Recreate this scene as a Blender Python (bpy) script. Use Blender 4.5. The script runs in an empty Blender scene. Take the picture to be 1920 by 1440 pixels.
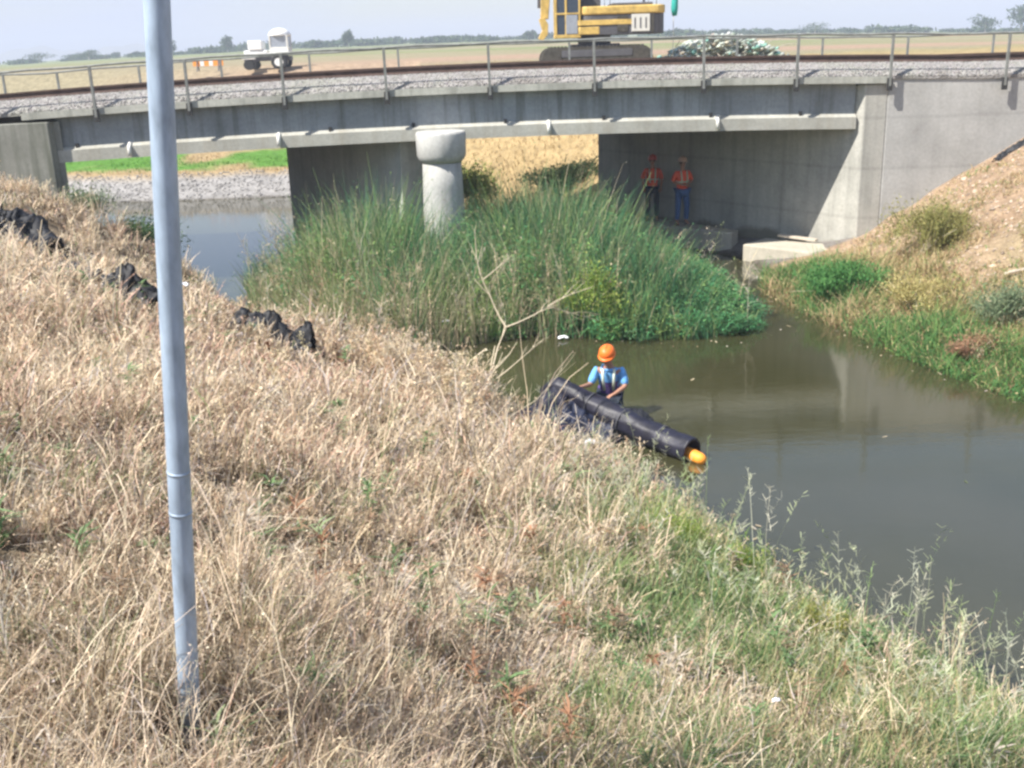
import bpy, bmesh, math, random
import numpy as np
from mathutils import Vector, Matrix, Euler

R = math.radians
sc = bpy.context.scene
COL = sc.collection
random.seed(7)
rng = np.random.default_rng(11)

# ------------------------------------------------------------------ camera
EYE = 5.3
cam_d = bpy.data.cameras.new('camera')
cam = bpy.data.objects.new('camera', cam_d)
COL.objects.link(cam)
cam.location = (0, 0, EYE)
cam.rotation_mode = 'XYZ'
cam.matrix_world = (Matrix.Translation((0, 0, EYE)) @ Matrix.Rotation(R(90 - 17.45), 4, 'X')
                    @ Matrix.Rotation(R(-1.9), 4, 'Z'))
cam_d.sensor_width = 36
cam_d.lens = 36 * 2000 / 1920
cam_d.clip_start = 0.05
cam_d.clip_end = 9000
sc.camera = cam

# ------------------------------------------------------------------ light
SUN_EL, SUN_PHI = 51, 63          # sun over the left shoulder: high, from behind-left
world = bpy.data.worlds.new('World')
sc.world = world
world.use_nodes = True
wn = world.node_tree
wn.nodes.clear()
sky = wn.nodes.new('ShaderNodeTexSky')
sky.sky_type = 'NISHITA'
sky.sun_disc = False
sky.sun_elevation = R(SUN_EL)
sky.sun_rotation = R(180 + SUN_PHI)
sky.air_density = 1.3
sky.dust_density = 0.7
sky.ozone_density = 2.0
bg = wn.nodes.new('ShaderNodeBackground')
bg.inputs['Strength'].default_value = 0.082
wo = wn.nodes.new('ShaderNodeOutputWorld')
# thin high veil of cloud over the hazy sky
tcw = wn.nodes.new('ShaderNodeTexCoord'); mpw = wn.nodes.new('ShaderNodeMapping'); mpw.inputs['Scale'].default_value = (1.2, 1.2, 7)
nzw = wn.nodes.new('ShaderNodeTexNoise'); nzw.inputs['Scale'].default_value = 2.2; nzw.inputs['Detail'].default_value = 6
crw = wn.nodes.new('ShaderNodeValToRGB')
crw.color_ramp.elements[0].position = 0.38; crw.color_ramp.elements[0].color = (0, 0, 0, 1)
crw.color_ramp.elements[1].position = 0.75; crw.color_ramp.elements[1].color = (0.75, 0.75, 0.75, 1)
mxw = wn.nodes.new('ShaderNodeMix'); mxw.data_type = 'RGBA'; mxw.inputs[7].default_value = (4.2, 4.7, 7.2, 1)
wn.links.new(tcw.outputs['Generated'], mpw.inputs[0]); wn.links.new(mpw.outputs[0], nzw.inputs['Vector']); wn.links.new(nzw.outputs['Fac'], crw.inputs[0])
wn.links.new(crw.outputs[0], mxw.inputs[0]); wn.links.new(sky.outputs[0], mxw.inputs[6])
wn.links.new(mxw.outputs[2], bg.inputs[0])
wn.links.new(bg.outputs[0], wo.inputs[0])

sun_d = bpy.data.lights.new('sun', 'SUN')
sun_d.energy = 5.0
sun_d.angle = R(0.6)
sun_d.color = (1.0, 0.95, 0.87)
sun = bpy.data.objects.new('sun', sun_d)
COL.objects.link(sun)
to_sun = Vector((-math.sin(R(SUN_PHI)) * math.cos(R(SUN_EL)),
                 -math.cos(R(SUN_PHI)) * math.cos(R(SUN_EL)), math.sin(R(SUN_EL))))
sun.rotation_euler = to_sun.to_track_quat('Z', 'Y').to_euler()
sun.location = to_sun * 60

sc.view_settings.view_transform = 'Standard'
sc.view_settings.look = 'None'
sc.view_settings.gamma = 1
sc.view_settings.exposure = 0.93
sc.cycles.filter_width = 2.7
sc.cycles.max_bounces = 6
sc.cycles.transparent_max_bounces = 8
sc.cycles.volume_bounces = 0
sc.cycles.use_denoising = True

# ------------------------------------------------------------------ object helpers
def tag(o, label=None, cat=None, group=None, kind=None):
    if label: o['label'] = label
    if cat: o['category'] = cat
    if group: o['group'] = group
    if kind: o['kind'] = kind
    return o

def empty(name, loc=(0, 0, 0), rz=0.0):
    o = bpy.data.objects.new(name, None)
    o.empty_display_size = 0.2
    COL.objects.link(o)
    o.location = loc
    o.rotation_euler = (0, 0, rz)
    return o

def copy_tree(o, parent=None):
    c = o.copy()
    COL.objects.link(c)
    c.parent = parent
    for ch in o.children:
        copy_tree(ch, c)
    return c

class MB:
    """collects shapes that become ONE mesh object"""
    def __init__(s):
        s.v, s.f = [], []
    def add(s, v, f):
        n = len(s.v)
        s.v += [tuple(p) for p in v]
        s.f += [tuple(i + n for i in q) for q in f]
        return s
    def box(s, x0, x1, y0, y1, z0, z1, M=None):
        v = [Vector(p) for p in ((x0,y0,z0),(x1,y0,z0),(x1,y1,z0),(x0,y1,z0),(x0,y0,z1),(x1,y0,z1),(x1,y1,z1),(x0,y1,z1))]
        if M is not None: v = [M @ p for p in v]
        return s.add(v, ((0,3,2,1),(4,5,6,7),(0,1,5,4),(1,2,6,5),(2,3,7,6),(3,0,4,7)))
    def prism(s, poly, z0, z1):
        """vertical prism over a counter-clockwise XY outline; z1 may be a list"""
        n = len(poly)
        zt = z1 if isinstance(z1, (list, tuple)) else [z1] * n
        v = [(p[0], p[1], z0) for p in poly] + [(p[0], p[1], zt[i]) for i, p in enumerate(poly)]
        f = [tuple(range(n - 1, -1, -1)), tuple(range(n, 2 * n))]
        f += [(i, (i + 1) % n, n + (i + 1) % n, n + i) for i in range(n)]
        return s.add(v, f)
    def extrude(s, prof, a, b, M):
        """profile of 2D points extruded from a to b along local X; M maps"""
        n = len(prof)
        v = [M @ Vector((a, p[0], p[1])) for p in prof] + [M @ Vector((b, p[0], p[1])) for p in prof]
        f = [tuple(range(n)), tuple(range(2 * n - 1, n - 1, -1))]
        f += [(i, n + i, n + (i + 1) % n, (i + 1) % n) for i in range(n)]
        return s.add(v, f)
    def tube(s, pts, rad, seg=8, cap=True):
        pts = [Vector(p) for p in pts]
        if not isinstance(rad, (list, tuple)): rad = [rad] * len(pts)
        v, f = [], []
        up = None
        for i, p in enumerate(pts):
            t = (pts[min(i + 1, len(pts) - 1)] - pts[max(i - 1, 0)]).normalized()
            if up is None:
                up = t.orthogonal().normalized()
            else:
                up = (up - t * up.dot(t))
                up = up.normalized() if up.length > 1e-6 else t.orthogonal().normalized()
            w = t.cross(up)
            for k in range(seg):
                a = 2 * math.pi * k / seg
                v.append(p + (up * math.cos(a) + w * math.sin(a)) * rad[i])
        for i in range(len(pts) - 1):
            for k in range(seg):
                a, b = i * seg + k, i * seg + (k + 1) % seg
                f.append((a, b, b + seg, a + seg))
        if cap:
            f.append(tuple(range(seg - 1, -1, -1)))
            m = (len(pts) - 1) * seg
            f.append(tuple(range(m, m + seg)))
        return s.add(v, f)
    def lathe(s, prof, seg=24, c=(0, 0, 0), sx=1, sy=1):
        """profile (r,z) about the vertical axis through c"""
        v, f = [], []
        for r, z in prof:
            for k in range(seg):
                a = 2 * math.pi * k / seg
                v.append((c[0] + r * math.cos(a) * sx, c[1] + r * math.sin(a) * sy, c[2] + z))
        for i in range(len(prof) - 1):
            for k in range(seg):
                a, b = i * seg + k, i * seg + (k + 1) % seg
                f.append((a, b, b + seg, a + seg))
        f.append(tuple(range(seg - 1, -1, -1)))
        m = (len(prof) - 1) * seg
        f.append(tuple(range(m, m + seg)))
        return s.add(v, f)
    def build(s, name, mat, parent=None, smooth=False, bevel=0, sub=0):
        me = bpy.data.meshes.new(name)
        me.from_pydata(s.v, [], s.f)
        bm = bmesh.new(); bm.from_mesh(me)
        bmesh.ops.recalc_face_normals(bm, faces=bm.faces)
        bm.to_mesh(me); bm.free()
        me.materials.append(mat)
        if smooth:
            me.polygons.foreach_set('use_smooth', [True] * len(me.polygons))
        o = bpy.data.objects.new(name, me)
        COL.objects.link(o)
        o.parent = parent
        if bevel:
            m = o.modifiers.new('bevel', 'BEVEL'); m.width = bevel; m.segments = 2; m.limit_method = 'ANGLE'
        if sub:
            m = o.modifiers.new('sub', 'SUBSURF'); m.levels = sub; m.render_levels = sub
        return o

# ------------------------------------------------------------------ materials
MATS = {}
def new_mat(name):
    m = bpy.data.materials.new(name)
    m.use_nodes = True
    nt = m.node_tree
    b = nt.nodes['Principled BSDF']
    MATS[name] = m
    return m, nt, b

def ramp(nt, fac, stops):
    r = nt.nodes.new('ShaderNodeValToRGB')
    while len(r.color_ramp.elements) < len(stops):
        r.color_ramp.elements.new(0.5)
    for e, (p, c) in zip(r.color_ramp.elements, stops):
        e.position = p
        e.color = (*c, 1) if len(c) == 3 else c
    nt.links.new(fac, r.inputs[0])
    return r.outputs[0]

def noise(nt, vec, scale, detail=4, rough=0.55, dist=0.0):
    n = nt.nodes.new('ShaderNodeTexNoise')
    n.inputs['Scale'].default_value = scale
    n.inputs['Detail'].default_value = detail
    n.inputs['Roughness'].default_value = rough
    n.inputs['Distortion'].default_value = dist
    nt.links.new(vec, n.inputs['Vector'])
    return n.outputs['Fac']

def mapped(nt, scale=(1, 1, 1), src='Object'):
    tc = nt.nodes.new('ShaderNodeTexCoord')
    mp = nt.nodes.new('ShaderNodeMapping')
    mp.inputs['Scale'].default_value = scale
    nt.links.new(tc.outputs[src], mp.inputs[0])
    return mp.outputs[0]

def geo_pos(nt, scale=(1, 1, 1)):
    g = nt.nodes.new('ShaderNodeNewGeometry')
    mp = nt.nodes.new('ShaderNodeMapping')
    mp.inputs['Scale'].default_value = scale
    nt.links.new(g.outputs['Position'], mp.inputs[0])
    return mp.outputs[0]

def mix(nt, fac, a, b, mode='MIX'):
    m = nt.nodes.new('ShaderNodeMix')
    m.data_type = 'RGBA'; m.blend_type = mode
    for s, val in ((m.inputs[0], fac), (m.inputs[6], a), (m.inputs[7], b)):
        if isinstance(val, (int, float)): s.default_value = val
        elif isinstance(val, tuple): s.default_value = (*val, 1)
        else: nt.links.new(val, s)
    return m.outputs[2]

def bump(nt, b, h, strength=0.3, dist=0.02):
    bp = nt.nodes.new('ShaderNodeBump')
    bp.inputs['Strength'].default_value = strength
    bp.inputs['Distance'].default_value = dist
    nt.links.new(h, bp.inputs['Height'])
    nt.links.new(bp.outputs[0], b.inputs['Normal'])

def simple(name, col, rough=0.7, var=0.25, scale=8.0, metal=0.0, bumpy=0.0, scl=(1, 1, 1), spec=0.4):
    """colour broken up by two octaves of noise"""
    m, nt, b = new_mat(name)
    v = geo_pos(nt, scl)
    n = noise(nt, v, scale, 6, 0.6)
    lo = tuple(c * (1 - var) for c in col)
    hi = tuple(min(1, c * (1 + var)) for c in col)
    nt.links.new(ramp(nt, n, [(0.3, lo), (0.7, hi)]), b.inputs['Base Color'])
    b.inputs['Roughness'].default_value = rough
    b.inputs['Metallic'].default_value = metal
    b.inputs['Specular IOR Level'].default_value = spec
    if bumpy:
        bump(nt, b, n, bumpy)
    return m

def concrete(name, col, streak=0.5, board=0.0, lift=0.0, tide=0.75, stain=(0.10, 0.11, 0.09)):
    m, nt, b = new_mat(name)
    p = geo_pos(nt)
    big = noise(nt, p, 0.9, 6, 0.6)
    fine = noise(nt, p, 14, 8, 0.7)
    base = ramp(nt, big, [(0.25, tuple(c * 0.78 for c in col)), (0.5, col), (0.75, tuple(min(1, c * 1.18) for c in col))])
    f = ramp(nt, fine, [(0.3, (0.84,) * 3), (0.7, (1.1,) * 3)])
    c1 = mix(nt, 1.0, base, f, 'MULTIPLY')
    # run-off streaks, stretched along Z
    st = noise(nt, geo_pos(nt, (2.6, 2.6, 0.16)), 1.6, 6, 0.65)
    sf = ramp(nt, st, [(0.48, (0, 0, 0)), (0.72, (streak,) * 3)])
    c2 = mix(nt, sf, c1, stain)
    if board:
        w = nt.nodes.new('ShaderNodeTexWave')
        w.wave_type = 'BANDS'; w.bands_direction = 'X'
        w.inputs['Scale'].default_value = 1.3
        w.inputs['Distortion'].default_value = 0.4
        nt.links.new(p, w.inputs[0])
        wf = ramp(nt, w.outputs['Fac'], [(0.0, (1 - board,) * 3), (0.25, (1, 1, 1))])
        c2 = mix(nt, 1.0, c2, wf, 'MULTIPLY')
    if lift:                                            # pour lines: one darker seam every metre or so
        w = nt.nodes.new('ShaderNodeTexWave')
        w.wave_type = 'BANDS'; w.bands_direction = 'Z'
        w.inputs['Scale'].default_value = 0.27; w.inputs['Distortion'].default_value = 0.25
        nt.links.new(p, w.inputs[0])
        c2 = mix(nt, 1.0, c2, ramp(nt, w.outputs['Fac'], [(0.0, (1 - lift,) * 3), (0.02, (1, 1, 1))]), 'MULTIPLY')
    # blotches and rust freckles with edges of their own
    bl = noise(nt, p, 3.2, 6, 0.75)
    c2 = mix(nt, ramp(nt, bl, [(0.60, (0, 0, 0)), (0.70, (0.35,) * 3)]), c2, (0.24, 0.22, 0.18))
    # damp, silty tide mark near the water
    sx_ = nt.nodes.new('ShaderNodeSeparateXYZ'); nt.links.new(p, sx_.inputs[0])
    ad = nt.nodes.new('ShaderNodeMath'); ad.operation = 'MULTIPLY_ADD'; nt.links.new(big, ad.inputs[0]); ad.inputs[1].default_value = -0.9
    nt.links.new(sx_.outputs['Z'], ad.inputs[2])
    c2 = mix(nt, ramp(nt, ad.outputs[0], [(0.0, (tide,) * 3), (0.16, (0, 0, 0))]), c2, (0.13, 0.12, 0.08))
    nt.links.new(c2, b.inputs['Base Color'])
    b.inputs['Roughness'].default_value = 0.88
    b.inputs['Specular IOR Level'].default_value = 0.25
    bump(nt, b, fine, 0.35, 0.012)
    return m

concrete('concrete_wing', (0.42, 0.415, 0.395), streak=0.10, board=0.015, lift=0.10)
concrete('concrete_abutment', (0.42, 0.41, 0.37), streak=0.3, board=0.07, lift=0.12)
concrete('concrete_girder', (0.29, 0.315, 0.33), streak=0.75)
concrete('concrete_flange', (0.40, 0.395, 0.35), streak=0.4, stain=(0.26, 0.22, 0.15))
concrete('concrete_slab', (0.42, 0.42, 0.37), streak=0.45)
concrete('concrete_pier', (0.47, 0.465, 0.44), streak=0.3)
concrete('concrete_footing', (0.50, 0.46, 0.38), streak=0.15, tide=0.15)
concrete('concrete_old', (0.27, 0.27, 0.235), streak=0.8, stain=(0.09, 0.10, 0.07))

def attr_mat(name, rough=0.75, transl=0.3, spec=0.2, fleck=0.0):
    """foliage: colour attribute 'tint', with some light passing through the leaf"""
    m, nt, b = new_mat(name)
    a = nt.nodes.new('ShaderNodeAttribute'); a.attribute_name = 'tint'
    col = a.outputs['Color']
    nt.links.new(col, b.inputs['Base Color'])
    b.inputs['Roughness'].default_value = rough
    b.inputs['Specular IOR Level'].default_value = spec
    if transl:
        t = nt.nodes.new('ShaderNodeBsdfTranslucent')
        nt.links.new(col, t.inputs[0])
        mx = nt.nodes.new('ShaderNodeMixShader'); mx.inputs[0].default_value = transl
        out = nt.nodes['Material Output']
        nt.links.new(b.outputs[0], mx.inputs[1]); nt.links.new(t.outputs[0], mx.inputs[2])
        nt.links.new(mx.outputs[0], out.inputs[0])
    return m
attr_mat('foliage', transl=0.3)
attr_mat('straw', transl=0.25)
attr_mat('stones', transl=0.0)

simple('steel_galvanised', (0.33, 0.41, 0.51), rough=0.45, var=0.30, scale=16, metal=0.1, scl=(1, 1, 0.35), spec=0.5, bumpy=0.05)
simple('steel_rail', (0.085, 0.055, 0.045), rough=0.75, var=0.3, scale=5)
simple('railing_paint', (0.20, 0.205, 0.19), rough=0.6, var=0.3, scale=6)
simple('bracket_steel', (0.035, 0.035, 0.035), rough=0.7)
simple('sleeper_wood', (0.10, 0.075, 0.055), rough=0.9, var=0.35, scale=7)
simple('white_pipe', (0.72, 0.71, 0.66), rough=0.5, var=0.08)
simple('black_fabric', (0.010, 0.011, 0.015), rough=0.65, var=0.4, scale=6, spec=0.5)
simple('black_curtain', (0.013, 0.013, 0.024), rough=0.5, var=0.5, scale=7, spec=0.45, bumpy=0.5)
simple('blue_black_fabric', (0.012, 0.017, 0.04), rough=0.6, var=0.4, scale=7, spec=0.5)
simple('orange_float', (0.85, 0.33, 0.04), rough=0.55, var=0.15, scale=9)
simple('hat_orange', (0.90, 0.19, 0.03), rough=0.4, var=0.05)
simple('hat_white', (0.78, 0.78, 0.76), rough=0.35, var=0.04)
simple('hat_tan', (0.62, 0.40, 0.30), rough=0.4, var=0.05)
simple('hat_red', (0.55, 0.09, 0.06), rough=0.4, var=0.05)
simple('skin', (0.42, 0.22, 0.14), rough=0.55, var=0.08, scale=12)
simple('hair_dark', (0.02, 0.015, 0.012), rough=0.7)
simple('shirt_blue', (0.16, 0.42, 0.78), rough=0.85, var=0.25, scale=7, bumpy=0.8)
simple('shirt_pale', (0.55, 0.56, 0.58), rough=0.85, var=0.1)
simple('shirt_tan', (0.36, 0.26, 0.20), rough=0.85, var=0.15)
simple('vest_purple', (0.13, 0.08, 0.26), rough=0.8, var=0.25, scale=12, bumpy=0.8)
simple('vest_orange', (0.80, 0.09, 0.03), rough=0.7, var=0.15)
simple('vest_tape', (0.70, 0.78, 0.62), rough=0.4, var=0.05)
simple('jeans', (0.06, 0.13, 0.30), rough=0.9, var=0.2, scale=14, bumpy=0.8)
simple('trousers_dark', (0.03, 0.04, 0.06), rough=0.9, var=0.2)
simple('trousers_grey', (0.36, 0.34, 0.33), rough=0.9, var=0.15)
simple('boot', (0.05, 0.04, 0.03), rough=0.8)
simple('machine_yellow', (0.58, 0.40, 0.12), rough=0.6, var=0.35, scale=3.5)
simple('machine_grey', (0.10, 0.10, 0.11), rough=0.6, var=0.2, scale=4)
simple('machine_track', (0.07, 0.065, 0.055), rough=0.85, var=0.4, scale=6)
simple('machine_white', (0.66, 0.65, 0.60), rough=0.5, var=0.08)
simple('glass_dark', (0.03, 0.05, 0.08), rough=0.08, var=0.1, spec=0.8)
simple('paint_white', (0.80, 0.80, 0.78), rough=0.4, var=0.05)
simple('tyre', (0.03, 0.03, 0.03), rough=0.85)
simple('barricade_orange', (0.85, 0.33, 0.06), rough=0.6, var=0.1)
simple('teal_cloth', (0.03, 0.36, 0.31), rough=0.7, var=0.15)
simple('litter_white', (0.75, 0.75, 0.80), rough=0.6, var=0.1)
simple('board_wood', (0.50, 0.44, 0.36), rough=0.85, var=0.15)

# ------------------------------------------------------------------ terrain
WATER = np.array([(12,-12),(9,-4),(6.4,1),(4.9,4.6),(4.05,7.2),(3.35,8.4),(2.65,9.6),(2.0,11.3),(1.3,12.7),(0.7,13.5),
    (0.1,14.5),(-0.5,15.8),(-1.3,17.0),(-2.3,17.9),(-3.6,19.0),(-5.1,20.8),(-6.4,23.0),(-7.9,25.8),(-9.6,29.0),(-13,33),(-20,38),(-30,42),(-60,50),(-60,58),
    (-30,47),(-14,42.2),(-8.4,42.5),(-5,40.5),(-2.5,37.5),(0.2,34.6),(1.6,32.4),(3.0,30.7),(4.2,29.1),(5.4,27.8),(6.1,26.9),
    (6.3,24.8),(6.0,22.6),(6.6,19.9),(7.2,17.3),(7.9,15.4),(9.5,12),(11.5,7),(14,0),(18,-12)], float)
def seg_dist(P, A, B):
    d = B - A
    t = np.clip(((P - A) @ d) / (d @ d), 0, 1)
    return np.hypot(*(P - (A + t[:, None] * d)).T)
def water_sd(X, Y):
    """distance to the shore: positive on land"""
    P = np.stack([X.ravel(), Y.ravel()], 1)
    best = np.full(len(P), 1e9); inside = np.zeros(len(P), bool)
    n = len(WATER)
    for i in range(n):
        A, B = WATER[i], WATER[(i + 1) % n]
        if i != n - 1:
            best = np.minimum(best, seg_dist(P, A, B))
        c = (A[1] > P[:, 1]) != (B[1] > P[:, 1])
        with np.errstate(divide='ignore', invalid='ignore'):
            xi = (B[0] - A[0]) * (P[:, 1] - A[1]) / (B[1] - A[1]) + A[0]
        inside ^= c & (P[:, 0] < xi)
    return np.where(inside, -best, best).reshape(X.shape)
def vnoise(X, Y, s, seed=0):
    """smooth value noise in [-1, 1]"""
    x, y = X / s + seed * 17.3, Y / s - seed * 9.1
    xi, yi = np.floor(x), np.floor(y)
    fx, fy = x - xi, y - yi
    fx, fy = fx * fx * (3 - 2 * fx), fy * fy * (3 - 2 * fy)
    def h(a, b):
        v = np.sin(a * 127.1 + b * 311.7 + seed * 74.7) * 43758.5453
        return (v - np.floor(v)) * 2 - 1
    return (h(xi, yi) * (1 - fx) * (1 - fy) + h(xi + 1, yi) * fx * (1 - fy)
            + h(xi, yi + 1) * (1 - fx) * fy + h(xi + 1, yi + 1) * fx * fy)
def sstep(x, a, b):
    t = np.clip((x - a) / (b - a), 0, 1)
    return t * t * (3 - 2 * t)
def softcap(z, c, k=2.0):
    return -np.log(np.exp(-k * np.minimum(z, c + 20)) + np.exp(-k * c)) / k
def wall_right(Y): return 8.0 + 0.8 * (26.0 - Y)
def wall_left(Y): return -10.3 - 0.8 * (Y - 25.5)
def height(X, Y):
    X = np.asarray(X, float); Y = np.asarray(Y, float)
    d = water_sd(X, Y)
    dl = np.maximum(d, 0)
    # camera bank
    near = softcap(0.08 + 0.42 * dl, 4.3) + 1.3 * np.exp(-((X + 10.8) ** 2 + (Y - 23.5) ** 2) / 9.0)
    # right bank
    right = softcap(0.05 + 0.28 * np.minimum(dl, 2) + 0.62 * np.maximum(dl - 2, 0), 4.35)
    # bank beyond the bridge: riprap toe, then a gentle rise
    north_l = 0.4 * np.minimum(dl, 2.0) + 0.05 * np.clip(dl - 2, 0, 28) + 0.8 * np.clip(dl - 30, 0, 40)
    north_r = 0.15 + 0.60 * dl
    k = sstep(X, -6.5, -2.5)
    north = softcap(north_l * (1 - k) + north_r * k, 4.5)
    wr = sstep(X - (5.0 + 0 * Y), 0, 0.01) * (Y < 32.0)
    side_r = (X > np.interp(Y, [-12, 7, 15, 20, 27, 32], [14, 8, 4.5, 2.5, 2, -1])) & (Y < 32.3)
    side_n = Y >= np.where(X > -9, 32.3, 40) 
    z = np.where(side_r, right, np.where(side_n, north, near))
    # behind the abutments: railway embankment
    emb = (Y > 25.85) & (Y < 32.95) & ((X > wall_right(Y) + 0.35) | (X < wall_left(Y) - 0.35))
    z = np.where(emb, 4.22, z)
    z = np.where((Y >= 32.95) & (X > 3.6) , np.maximum(z, softcap(0.4 * (X - 3.0) + 1.0, 4.45)), z)
    # relief
    rel = 0.07 * vnoise(X, Y, 1.3, 1) + 0.05 * vnoise(X, Y, 0.5, 2) + 0.12 * vnoise(X, Y, 3.7, 3)
    z = np.where(emb, z, z + rel * sstep(d, 0.1, 1.5) * (Y < 70))
    # far land swells very slightly
    a = X / np.maximum(Y, 1)
    z = z + np.maximum(Y - 60, 0) * 0.0100 * np.maximum(0, 1 - (a / 0.5) ** 2)
    bed = -0.78 * sstep(-d, 0.0, 1.6) - 0.02
    return np.where(d > 0, z, bed)
#END_TERRAIN_FN
# terrain mesh: one sheet, dense near the canal, stretching to the horizon
def axis(lo, hi, step, out_lo, out_hi, n):
    mid = np.arange(lo, hi + 1e-6, step)
    g = lambda a, b, n: a + (b - a) * (np.geomspace(1, 400, n + 1)[1:] - 1) / 399
    return np.concatenate([g(lo, out_lo, n)[::-1], mid, g(hi, out_hi, n)])
gx = axis(-20, 15, 0.19, -2600, 2600, 46)
gy = np.concatenate([axis(-5, 49, 0.19, -60, 2600, 60)])
gy = np.unique(gy)
GX, GY = np.meshgrid(gx, gy)
GZ = height(GX, GY)
me = bpy.data.meshes.new('ground')
nx, ny = len(gx), len(gy)
me.vertices.add(nx * ny)
me.vertices.foreach_set('co', np.stack([GX, GY, GZ], -1).astype(np.float32).ravel())
ii = (np.arange(ny - 1)[:, None] * nx + np.arange(nx - 1)[None]).ravel()
quads = np.stack([ii, ii + 1, ii + nx + 1, ii + nx], 1)
def set_quads(me, quads):
    n = len(quads)
    me.loops.add(n * 4); me.loops.foreach_set('vertex_index', quads.astype(np.int32).ravel())
    me.polygons.add(n)
    me.polygons.foreach_set('loop_start', (np.arange(n) * 4).astype(np.int32))
    me.update(calc_edges=True)
set_quads(me, quads)
me.polygons.foreach_set('use_smooth', [True] * len(me.polygons))
# what grows or lies where: straw bank, dirt slope, mud at the water line, riprap, fields
def ground_tint(X, Y):
    d = water_sd(X, Y)
    n1, n2 = vnoise(X, Y, 2.3, 5), vnoise(X, Y, 0.7, 6)
    def c(*v): return np.array(v, float)
    col = np.ones(X.shape + (3,)) * c(0.27, 0.21, 0.14)
    def put(m, cc):
        nonlocal col
        col = col * (1 - m[..., None]) + c(*cc) * m[..., None]
    put(0.6 * sstep(n1, 0.0, 0.7), (0.15, 0.11, 0.07))
    rightm = ((X > 5) & (Y < 32.3)).astype(float)
    put(rightm, (0.40, 0.285, 0.19))
    put(rightm * 0.6 * sstep(n2, 0.0, 0.7), (0.30, 0.20, 0.13))
    put(rightm * 0.35 * sstep(n1, 0.2, 0.8), (0.33, 0.31, 0.16))
    emb = ((Y > 25.5) & (Y < 32) & (d > 0)).astype(float)
    put(emb, (0.24, 0.22, 0.20))
    north = ((Y > 32) & (d > 0)).astype(float)
    put(north, (0.42, 0.31, 0.17))
    nr = north * sstep(X, -7, -5)
    put(nr, (0.42, 0.31, 0.16))
    nl = north * (1 - sstep(X, -7, -5)) * (Y < 62)
    put(nl * (1 - sstep(d, 1.4, 2.2)), (0.36, 0.345, 0.33))
    put(nl * sstep(d, 2.6, 3.4) * (1 - sstep(d, 12, 16)) * sstep(vnoise(X, Y, 2.4, 9), -0.7, -0.2), (0.12, 0.26, 0.05))
    far = sstep(Y, 50, 70)
    nf = vnoise(X, Y * 3.0, 60, 12)
    put(far, (0.31, 0.27, 0.17))
    put(far * sstep(nf, -0.1, 0.5), (0.22, 0.25, 0.11))
    put(far * sstep(-nf, 0.2, 0.6), (0.38, 0.27, 0.19))
    put(sstep(Y, 150, 320), (0.22, 0.25, 0.12))
    put(sstep(-d, -0.25, 0.1), (0.075, 0.065, 0.04))
    return col
tint = np.ones((nx * ny, 4), np.float32)
tint[:, :3] = ground_tint(GX, GY).reshape(-1, 3)
at = me.color_attributes.new('tint', 'FLOAT_COLOR', 'POINT')
at.data.foreach_set('color', tint.ravel())
m, nt, b = new_mat('earth')
a = nt.nodes.new('ShaderNodeAttribute'); a.attribute_name = 'tint'
p = geo_pos(nt)
f1 = noise(nt, p, 3.0, 8, 0.7); f2 = noise(nt, p, 22, 8, 0.75)
c1 = mix(nt, 1.0, a.outputs['Color'], ramp(nt, f1, [(0.3, (0.62,) * 3), (0.7, (1.25,) * 3)]), 'MULTIPLY')
c2 = mix(nt, 1.0, c1, ramp(nt, f2, [(0.3, (0.6,) * 3), (0.7, (1.3,) * 3)]), 'MULTIPLY')
nt.links.new(c2, b.inputs['Base Color']); b.inputs['Roughness'].default_value = 0.95
b.inputs['Specular IOR Level'].default_value = 0.1
bump(nt, b, f2, 0.8, 0.06)
me.materials.append(m)
ground = bpy.data.objects.new('ground', me); COL.objects.link(ground)
tag(ground, kind='structure')

# water
m, nt, b = new_mat('muddy_water')
p = geo_pos(nt)
w1 = noise(nt, p, 0.35, 4, 0.6)
nt.links.new(ramp(nt, w1, [(0.3, (0.036, 0.036, 0.015)), (0.7, (0.052, 0.050, 0.024))]), b.inputs['Base Color'])
b.inputs['Roughness'].default_value = 0.03
b.inputs['IOR'].default_value = 1.78
r1 = noise(nt, geo_pos(nt, (1, 2.2, 1)), 2.2, 5, 0.6)
r2 = noise(nt, geo_pos(nt, (1, 1.6, 1)), 16, 3, 0.5)
rr = mix(nt, 0.25, r1, r2)
bump(nt, b, rr, 0.05, 0.05)
wb = MB().add([(-62, -15, 0), (20, -15, 0), (20, 62, 0), (-62, 62, 0)], [(0, 1, 2, 3)])
water = wb.build('water', m)
tag(water, kind='structure')

# ------------------------------------------------------------------ bridge
def camber(x): return 4.36 - 0.0018 * (max(-13.5, min(x, 11.0)) - 1.5) ** 2
def sweep(prof, x0, x1, n, mat, name, parent=None, skew=0.0, y_ref=25.5, zoff=0.0, bevel=0.0):
    """closed profile of (Y, dz) run along X over the cambered deck line"""
    mb = MB(); k = len(prof); v = []; f = []
    for i in range(n + 1):
        x = x0 + (x1 - x0) * i / n
        for (y, dz) in prof:
            v.append((x - skew * (y - y_ref), y, camber(x - skew * (y - y_ref)) + dz + zoff))
    for i in range(n):
        for j in range(k):
            a, bq = i * k + j, i * k + (j + 1) % k
            f.append((a, bq, bq + k, a + k))
    f.append(tuple(range(k))); f.append(tuple(range(n * k + k - 1, n * k - 1, -1)))
    mb.add(v, f)
    return mb.build(name, mat, parent, bevel=bevel)

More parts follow.
